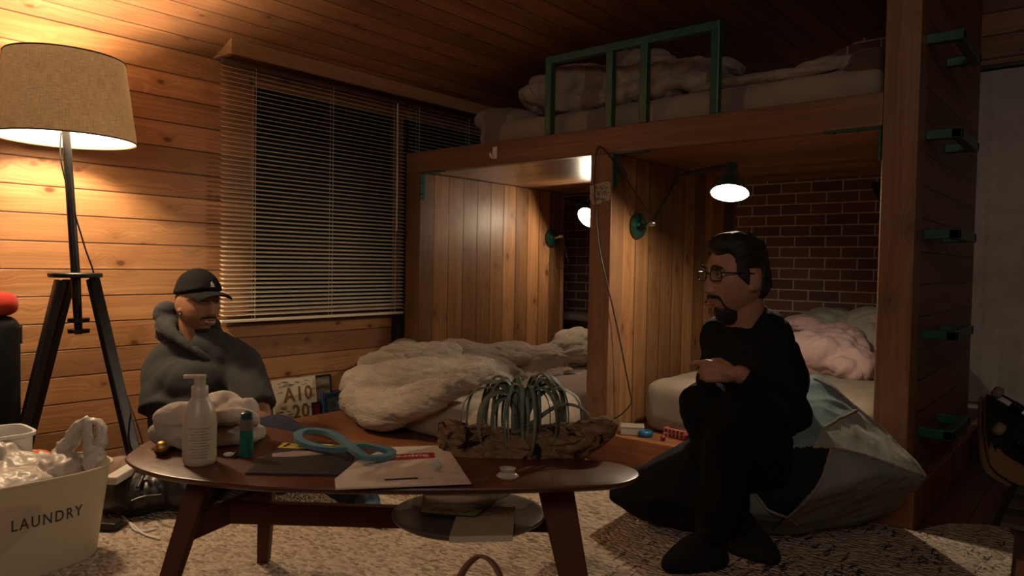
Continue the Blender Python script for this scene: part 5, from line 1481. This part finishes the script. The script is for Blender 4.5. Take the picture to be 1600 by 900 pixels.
def beard1(p, d_):
    if d_.y < .1: return -.01
    m = G(p.z + .050, .0052) * sstep(.036, .026, abs(p.x)) * 1.0
    g = G(p.z + .105, .013) * sstep(.034, .018, abs(p.x)) * .9
    s_ = G(p.z + .082, .004) * G(p.x, .008) * .6
    sd = G(abs(p.x) - .031, .0035) * sstep(-.095, -.085, p.z) * sstep(-.048, -.056, p.z) * .5
    return -.004 + .0082 * min(1, m + g + s_ + sd)
H1.shell('beard', M_stub, p1, beard1, .0006, 300)
b = MB(); b.tube(spline([H1.w(-.019, .0935, -.0635), H1.w(-.008, .0985, -.0665), H1.w(.008, .0985, -.0665), H1.w(.019, .0935, -.0635)], 4), .0026, 8, flat=1.0, round_ends=True); b.build('teeth', plain('teeth', (.45, .40, .34), .4), p1, True)
b = MB(); b.ell(H1.w(.0745, .006, -.038), .0045, None, 12); b.build('earring', M_chrome, p1, True)
M_hood = cloth('charcoal fleece', (.040, .041, .042), 500, .35, 26, .12, .04)
b = MB()
ellf(b, d(314, 592, 2.99), (.205, .150, .135), tor); ellf(b, d(312, 655, 2.96), (.195, .155, .16), tor); ellf(b, d(310, 715, 2.93), (.18, .15, .10), tor)
ellf(b, d(316, 556, 3.0), (.15, .10, .06), tor)
for s_, e_, q in ((sR, eR, -1), (sL, eL, 1)):
    en_ = s_ + (e_ - s_) * .86 + R_ * q * .0
    limb(b, [H1.w(0, -.02, -.165), H1.w(0, -.02, -.165) * .45 + s_ * .55 + V((0, 0, .010)), s_ + V((0, 0, -.006)), s_ * .5 + en_ * .5, en_], [.085, .082, .082, .084, .094 if q < 0 else .082], ends=False)
limb(b, [d(300, 668, 2.80), d(340, 668, 2.80)], [.07, .07])
me = remesh(b, .009, 12)
displace(me, creases(.0075, 5, 110, 3.0, (1, 1, .6))); hood_o = link('hoodie', me, M_hood, p1, True)
b = MB()
ring = [H1.w(.045, .058, -.176), H1.w(.080, .015, -.140), H1.w(.094, -.05, -.100), H1.w(.06, -.105, -.070), H1.w(0, -.125, -.058), H1.w(-.06, -.105, -.070), H1.w(-.094, -.05, -.105), H1.w(-.080, .015, -.142), H1.w(-.045, .058, -.178), H1.w(0, .078, -.212)]
rp = spline(ring, 6, True); rr_ = [.019 + .026 * sstep(.03, -.09, (H1.M.inverted() @ q).y) for q in rp]
b.tube(rp, rr_, 14, closed=True)
b.ell(H1.w(.03, -.135, -.11), (.085, .065, .075)); b.ell(H1.w(-.03, -.135, -.11), (.085, .065, .075)); b.ell(H1.w(.072, -.105, -.045), (.042, .05, .055))
me = remesh(b, .007, 3); displace(me, creases(.007, 10, 120, 2.2)); link('hood', me, M_hood, hood_o, True)
M_navy = cloth('navy denim', (.020, .023, .040), 800, .3, 30, .12, 0)
b = MB()
ellf(b, hip, (.17, .14, .11), tor)
for h_, k_, a_ in ((hR, kR, aR), (hL, kL, aL)): limb(b, [h_, h_ * .5 + k_ * .5, k_, k_ * .5 + a_ * .5, a_ * .94 + k_ * .06], [.105, .090, .072, .064, .056], ends=False)
me = remesh(b, .009, 4); displace(me, clampz(folds(.007, 10, (1, 1, 1), 130, .3), .0135)); link('jeans', me, M_navy, p1, True)
M_sock = plain('blue patterned sock', (.045, .085, .14), .9, var=.6, vscale=45)
for a_, t_, k_ in ((aL, tL, kL), (aR, tR, kR)):
    b = MB(); limb(b, [a_ * .82 + k_ * .18, a_, a_ + V((0, 0, -.03))], [.043, .042, .040]); limb(b, [a_ + V((0, 0, -.035)), a_ * .45 + t_ * .55 + V((0, 0, -.008)), t_], [.040, .041, .031])
    me = remesh(b, .006, 3); displace(me, lambda co, n: V((co.x, co.y, max(co.z, .0137)))); link('sock', me, M_sock, p1, True)

# ---------------------------------------------------------------- person with glasses on the beanbag
hc = D(1150, 436, 2.25); c_dir = hz(CAM - hc)
face = c_dir * math.cos(1.20) - R_ * math.sin(1.20) + V((0, 0, -.03)); tor = c_dir * math.cos(.95) - R_ * math.sin(.95)
S2 = skin('light tan skin', (.36, .19, .115))
p2 = thing('person', 'person in black with glasses and a goatee sitting on the beanbag, one hand raised', 'person', (hc.x, hc.y, .0135))
H2 = Head(hc, face, 1.05, V((0, 0, 1)), wide=1.06); H2.skin = S2
sL, eL, wL = d(1210, 545, 2.20), d(1228, 640, 2.11), d(1156, 585, 2.06)
sR, eR, wR = d(1128, 522, 2.40), d(1112, 605, 2.43), d(1128, 640, 2.30)
hip = d(1190, 738, 2.30)
hL, hR = d(1212, 736, 2.24), d(1172, 738, 2.36)
kA, aA = d(1150, 648, 1.97), d(1112, 842, 2.13)
kB, aB = d(1098, 630, 2.07), d(1158, 826, 2.24)
tA, tB = Z(1050, 881, .035), Z(1203, 868, .035)
b = MB(); H2.skinmesh(b)
limb(b, [d(1172, 530, 2.29), H2.w(0, -.030, -.10), H2.w(0, -.024, -.04)], [.066, .061, .062])
spine = [hip, d(1180, 660, 2.28), d(1172, 590, 2.29), d(1172, 540, 2.30)]
ellf(b, spine[2], (.16, .105, .13), tor); ellf(b, spine[1], (.15, .115, .14), tor); ellf(b, hip, (.12, .09, .08), tor)
for s_, e_, w_ in ((sR, eR, wR), (sL, eL, wL)): limb(b, [s_, s_ * .5 + e_ * .5, e_, e_ * .5 + w_ * .5, w_], [.050, .044, .038, .034, .027])
for h_, k_, a_, t_ in ((hL, kA, aA, tA), (hR, kB, aB, tB)):
    limb(b, [h_, h_ * .5 + k_ * .5, k_, k_ * .5 + a_ * .5, a_], [.060, .058, .048, .042, .032]); limb(b, [a_ + V((0, 0, -.03)), a_ * .45 + t_ * .55 + V((0, 0, -.004)), t_], [.026, .024, .016])
xh = (-RGT * .88 + V((0, 0, .03)) - c_dir * .36).normalized()
hand(b, bmx(wL + xh * .018, xh, c_dir * .86 + V((0, 0, .40))) @ Matrix.Diagonal((1, -1, 1, 1)), [(.45, .55, .40), (1.15, 1.35, .7), (1.25, 1.4, .7), (1.3, 1.4, .7)], (.35, .30), .90, .03)
x2 = (d(1105, 665, 2.20) - wR).normalized(); hand(b, bmx(wR + x2 * .02, x2, V((0, 0, 1)) * .7 + c_dir * .5), [(.4, .4, .3)] * 4)
me = remesh(b, .0042, 2, .35); link('body', me, S2, p2, True)
H2.eyes(p2); lips(H2, p2, skin('rosy lips', (.27, .125, .09)))
def hair2(p, d_):
    ax = abs(p.x)
    front = .074 + .004 * math.sin(p.x * 90)
    line = front * sstep(.02, .055, p.y) + (1 - sstep(.02, .055, p.y)) * (-.010 if p.y > -.012 else -.055)
    if .012 < p.y < .045 and ax > .05: line = min(line, -.020 + .9 * (p.y - .012))
    if -.034 < p.y < .012 and ax > .055: line = max(line, .030)
    t = sstep(line - .004, line + .007, p.z)
    vol = .005 + .017 * sstep(.04, .10, p.z) + .008 * G(p.y - .05, .04) * sstep(.07, .1, p.z) + .004 * sstep(0, -.06, p.y)
    return -.008 + t * (vol + .008)
H2.shell('hair', M_hair, p2, hair2, .007, 55, 140, 100, (1.6, .5, 1.0))
b = MB()
rs = random.Random(8)
for k in range(46):
    x0 = rs.uniform(-.055, .055); y0 = rs.uniform(-.05, .05); q0 = H2.w(x0, y0, .118 + .016 - 6 * x0 * x0 - 4.2 * (y0 - .0) ** 2 - .008)
    q1 = q0 + H2.M.to_3x3() @ V((rs.uniform(-.012, .012), .012 + rs.uniform(-.006, .008), .007)); q2 = q1 + H2.M.to_3x3() @ V((rs.uniform(-.012, .012), .010, -.002))
    b.tube(spline([q0, q1, q2], 3), [.006, .0058, .0055, .005, .004, .003, .0015], 6)
b.build('hair_locks', M_hair, p2, True)
def beard2(p, d_):
    if d_.y < .05: return -.01
    ax = abs(p.x)
    m = G(p.z + .0505, .0065) * sstep(.036, .024, ax)
    g = sstep(-.080, -.090, p.z) * sstep(.040, .022, ax) * sstep(.02, .2, d_.y)
    sd = G(ax - .030, .005) * sstep(-.100, -.090, p.z) * sstep(-.046, -.056, p.z) * .7
    lp = G(p.z + .084, .004) * G(p.x, .010) * .7
    return -.005 + .010 * min(1, m + sd + lp) + .020 * g * sstep(-.08, -.12, p.z) + .008 * g
H2.shell('goatee', M_hair, p2, beard2, .003, 160)
gl = []
b = MB()
for q in (-1, 1):
    rim = [H2.w(q * (.0345 + .0245 * math.copysign(abs(math.cos(t)) ** .45, math.cos(t))), .0995 - .0022 * (1 + math.cos(t)) - .004, .0125 + .0160 * math.copysign(abs(math.sin(t)) ** .5, math.sin(t))) for t in [2 * PI * k / 32 for k in range(32)]]
    b.tube(rim, .0017, 8, closed=True)
    b.tube(spline([H2.w(q * .0575, .0925, .020), H2.w(q * .066, .085, .021), H2.w(q * .0795, .03, .019), H2.w(q * .0815, -.006, .016), H2.w(q * .079, -.022, .000)], 5), .0022, 8, round_ends=True)
b.tube(spline([H2.w(-.0115, .098, .017), H2.w(0, .1005, .0195), H2.w(.0115, .098, .017)], 4), .0022, 8)
g_ = b.build('eyeglasses', M_black, p2, True)
for q in (-1, 1):
    b = MB(); pts = [H2.w(q * (.0345 + .022 * math.cos(t)), .0945 - .002 * (1 + math.cos(t)), .0125 + .016 * math.sin(t)) for t in [2 * PI * k / 20 for k in range(20)]]
    off = H2.M.to_3x3() @ V((0, .0008, 0))
    b._add(pts + [p + off for p in pts], [tuple(range(19, -1, -1)), tuple(range(20, 40))] + [(k, (k + 1) % 20, 20 + (k + 1) % 20, 20 + k) for k in range(20)])
    b.build('lens', glassy('lens', (.85, .9, .9), .02, .97), g_, False)
M_knit = cloth('black fine knit', (.0075, .0092, .0100), 700, .3, 22, .08, 0)
M_blk = cloth('black trouser cloth', (.0050, .0055, .0060), 700, .3, 22, .08, 0)
b = MB()
ellf(b, spine[2] + V((0, 0, .01)), (.190, .140, .150), tor); ellf(b, spine[1], (.185, .165, .16), tor); ellf(b, hip + V((0, 0, .04)), (.185, .16, .10), tor); limb(b, [d(1172, 500, 2.29), d(1196, 518, 2.25), sL + V((0, 0, -.004))], [.066, .070, .070], ends=False); limb(b, [d(1172, 500, 2.29), d(1150, 515, 2.34), sR + V((0, 0, -.004))], [.064, .064, .066], ends=False)
limb(b, [d(1172, 530, 2.29), d(1168, 500, 2.28)], [.100, .072], ends=False); b.ell(sR, .071); b.ell(sL, .073)
for s_, e_, w_ in ((sR, eR, wR), (sL, eL, wL)): limb(b, [s_ * 1.0 + V((0, 0, -.005)), s_ * .5 + e_ * .5, e_, e_ * .5 + w_ * .5, w_ * .97 + e_ * .03], [.072, .062, .054, .047, .038], ends=False)
me = remesh(b, .008, 5); displace(me, creases(.010, 7, 140, 2.2)); link('sweater', me, M_knit, p2, True)
b = MB(); ellf(b, hip, (.185, .155, .11), tor)
for h_, k_, a_ in ((hL, kA, aA), (hR, kB, aB)): limb(b, [h_, h_ * .5 + k_ * .5, k_, k_ * .5 + a_ * .5, a_ * .96 + k_ * .04], [.110, .094, .074, .066, .056], ends=False)
me = remesh(b, .009, 5); displace(me, creases(.006, 8, 150, 2.0)); link('trousers', me, M_blk, p2, True)
M_sk2 = cloth('charcoal sock', (.013, .013, .0135), 900, .2, 40, .1, 0)
for a_, t_, k_ in ((aA, tA, kA), (aB, tB, kB)):
    b = MB(); back = (a_ - t_); back.z = 0; back.normalize()
    limb(b, [a_ * .82 + k_ * .18, a_, a_ + V((0, 0, -.03))], [.047, .044, .042])
    limb(b, [V((a_.x, a_.y, .045)) + back * .022, V((a_.x, a_.y, .046)) * .5 + t_ * .5, t_], [.034, .038, .030])
    limb(b, [a_ + V((0, 0, -.015)), a_ * .5 + t_ * .5 + V((0, 0, .004)), t_], [.043, .042, .033])
    me = remesh(b, .006, 4); displace(me, lambda co, n: V((co.x, co.y, max(co.z, .0137)))); link('sock', me, M_sk2, p2, True)
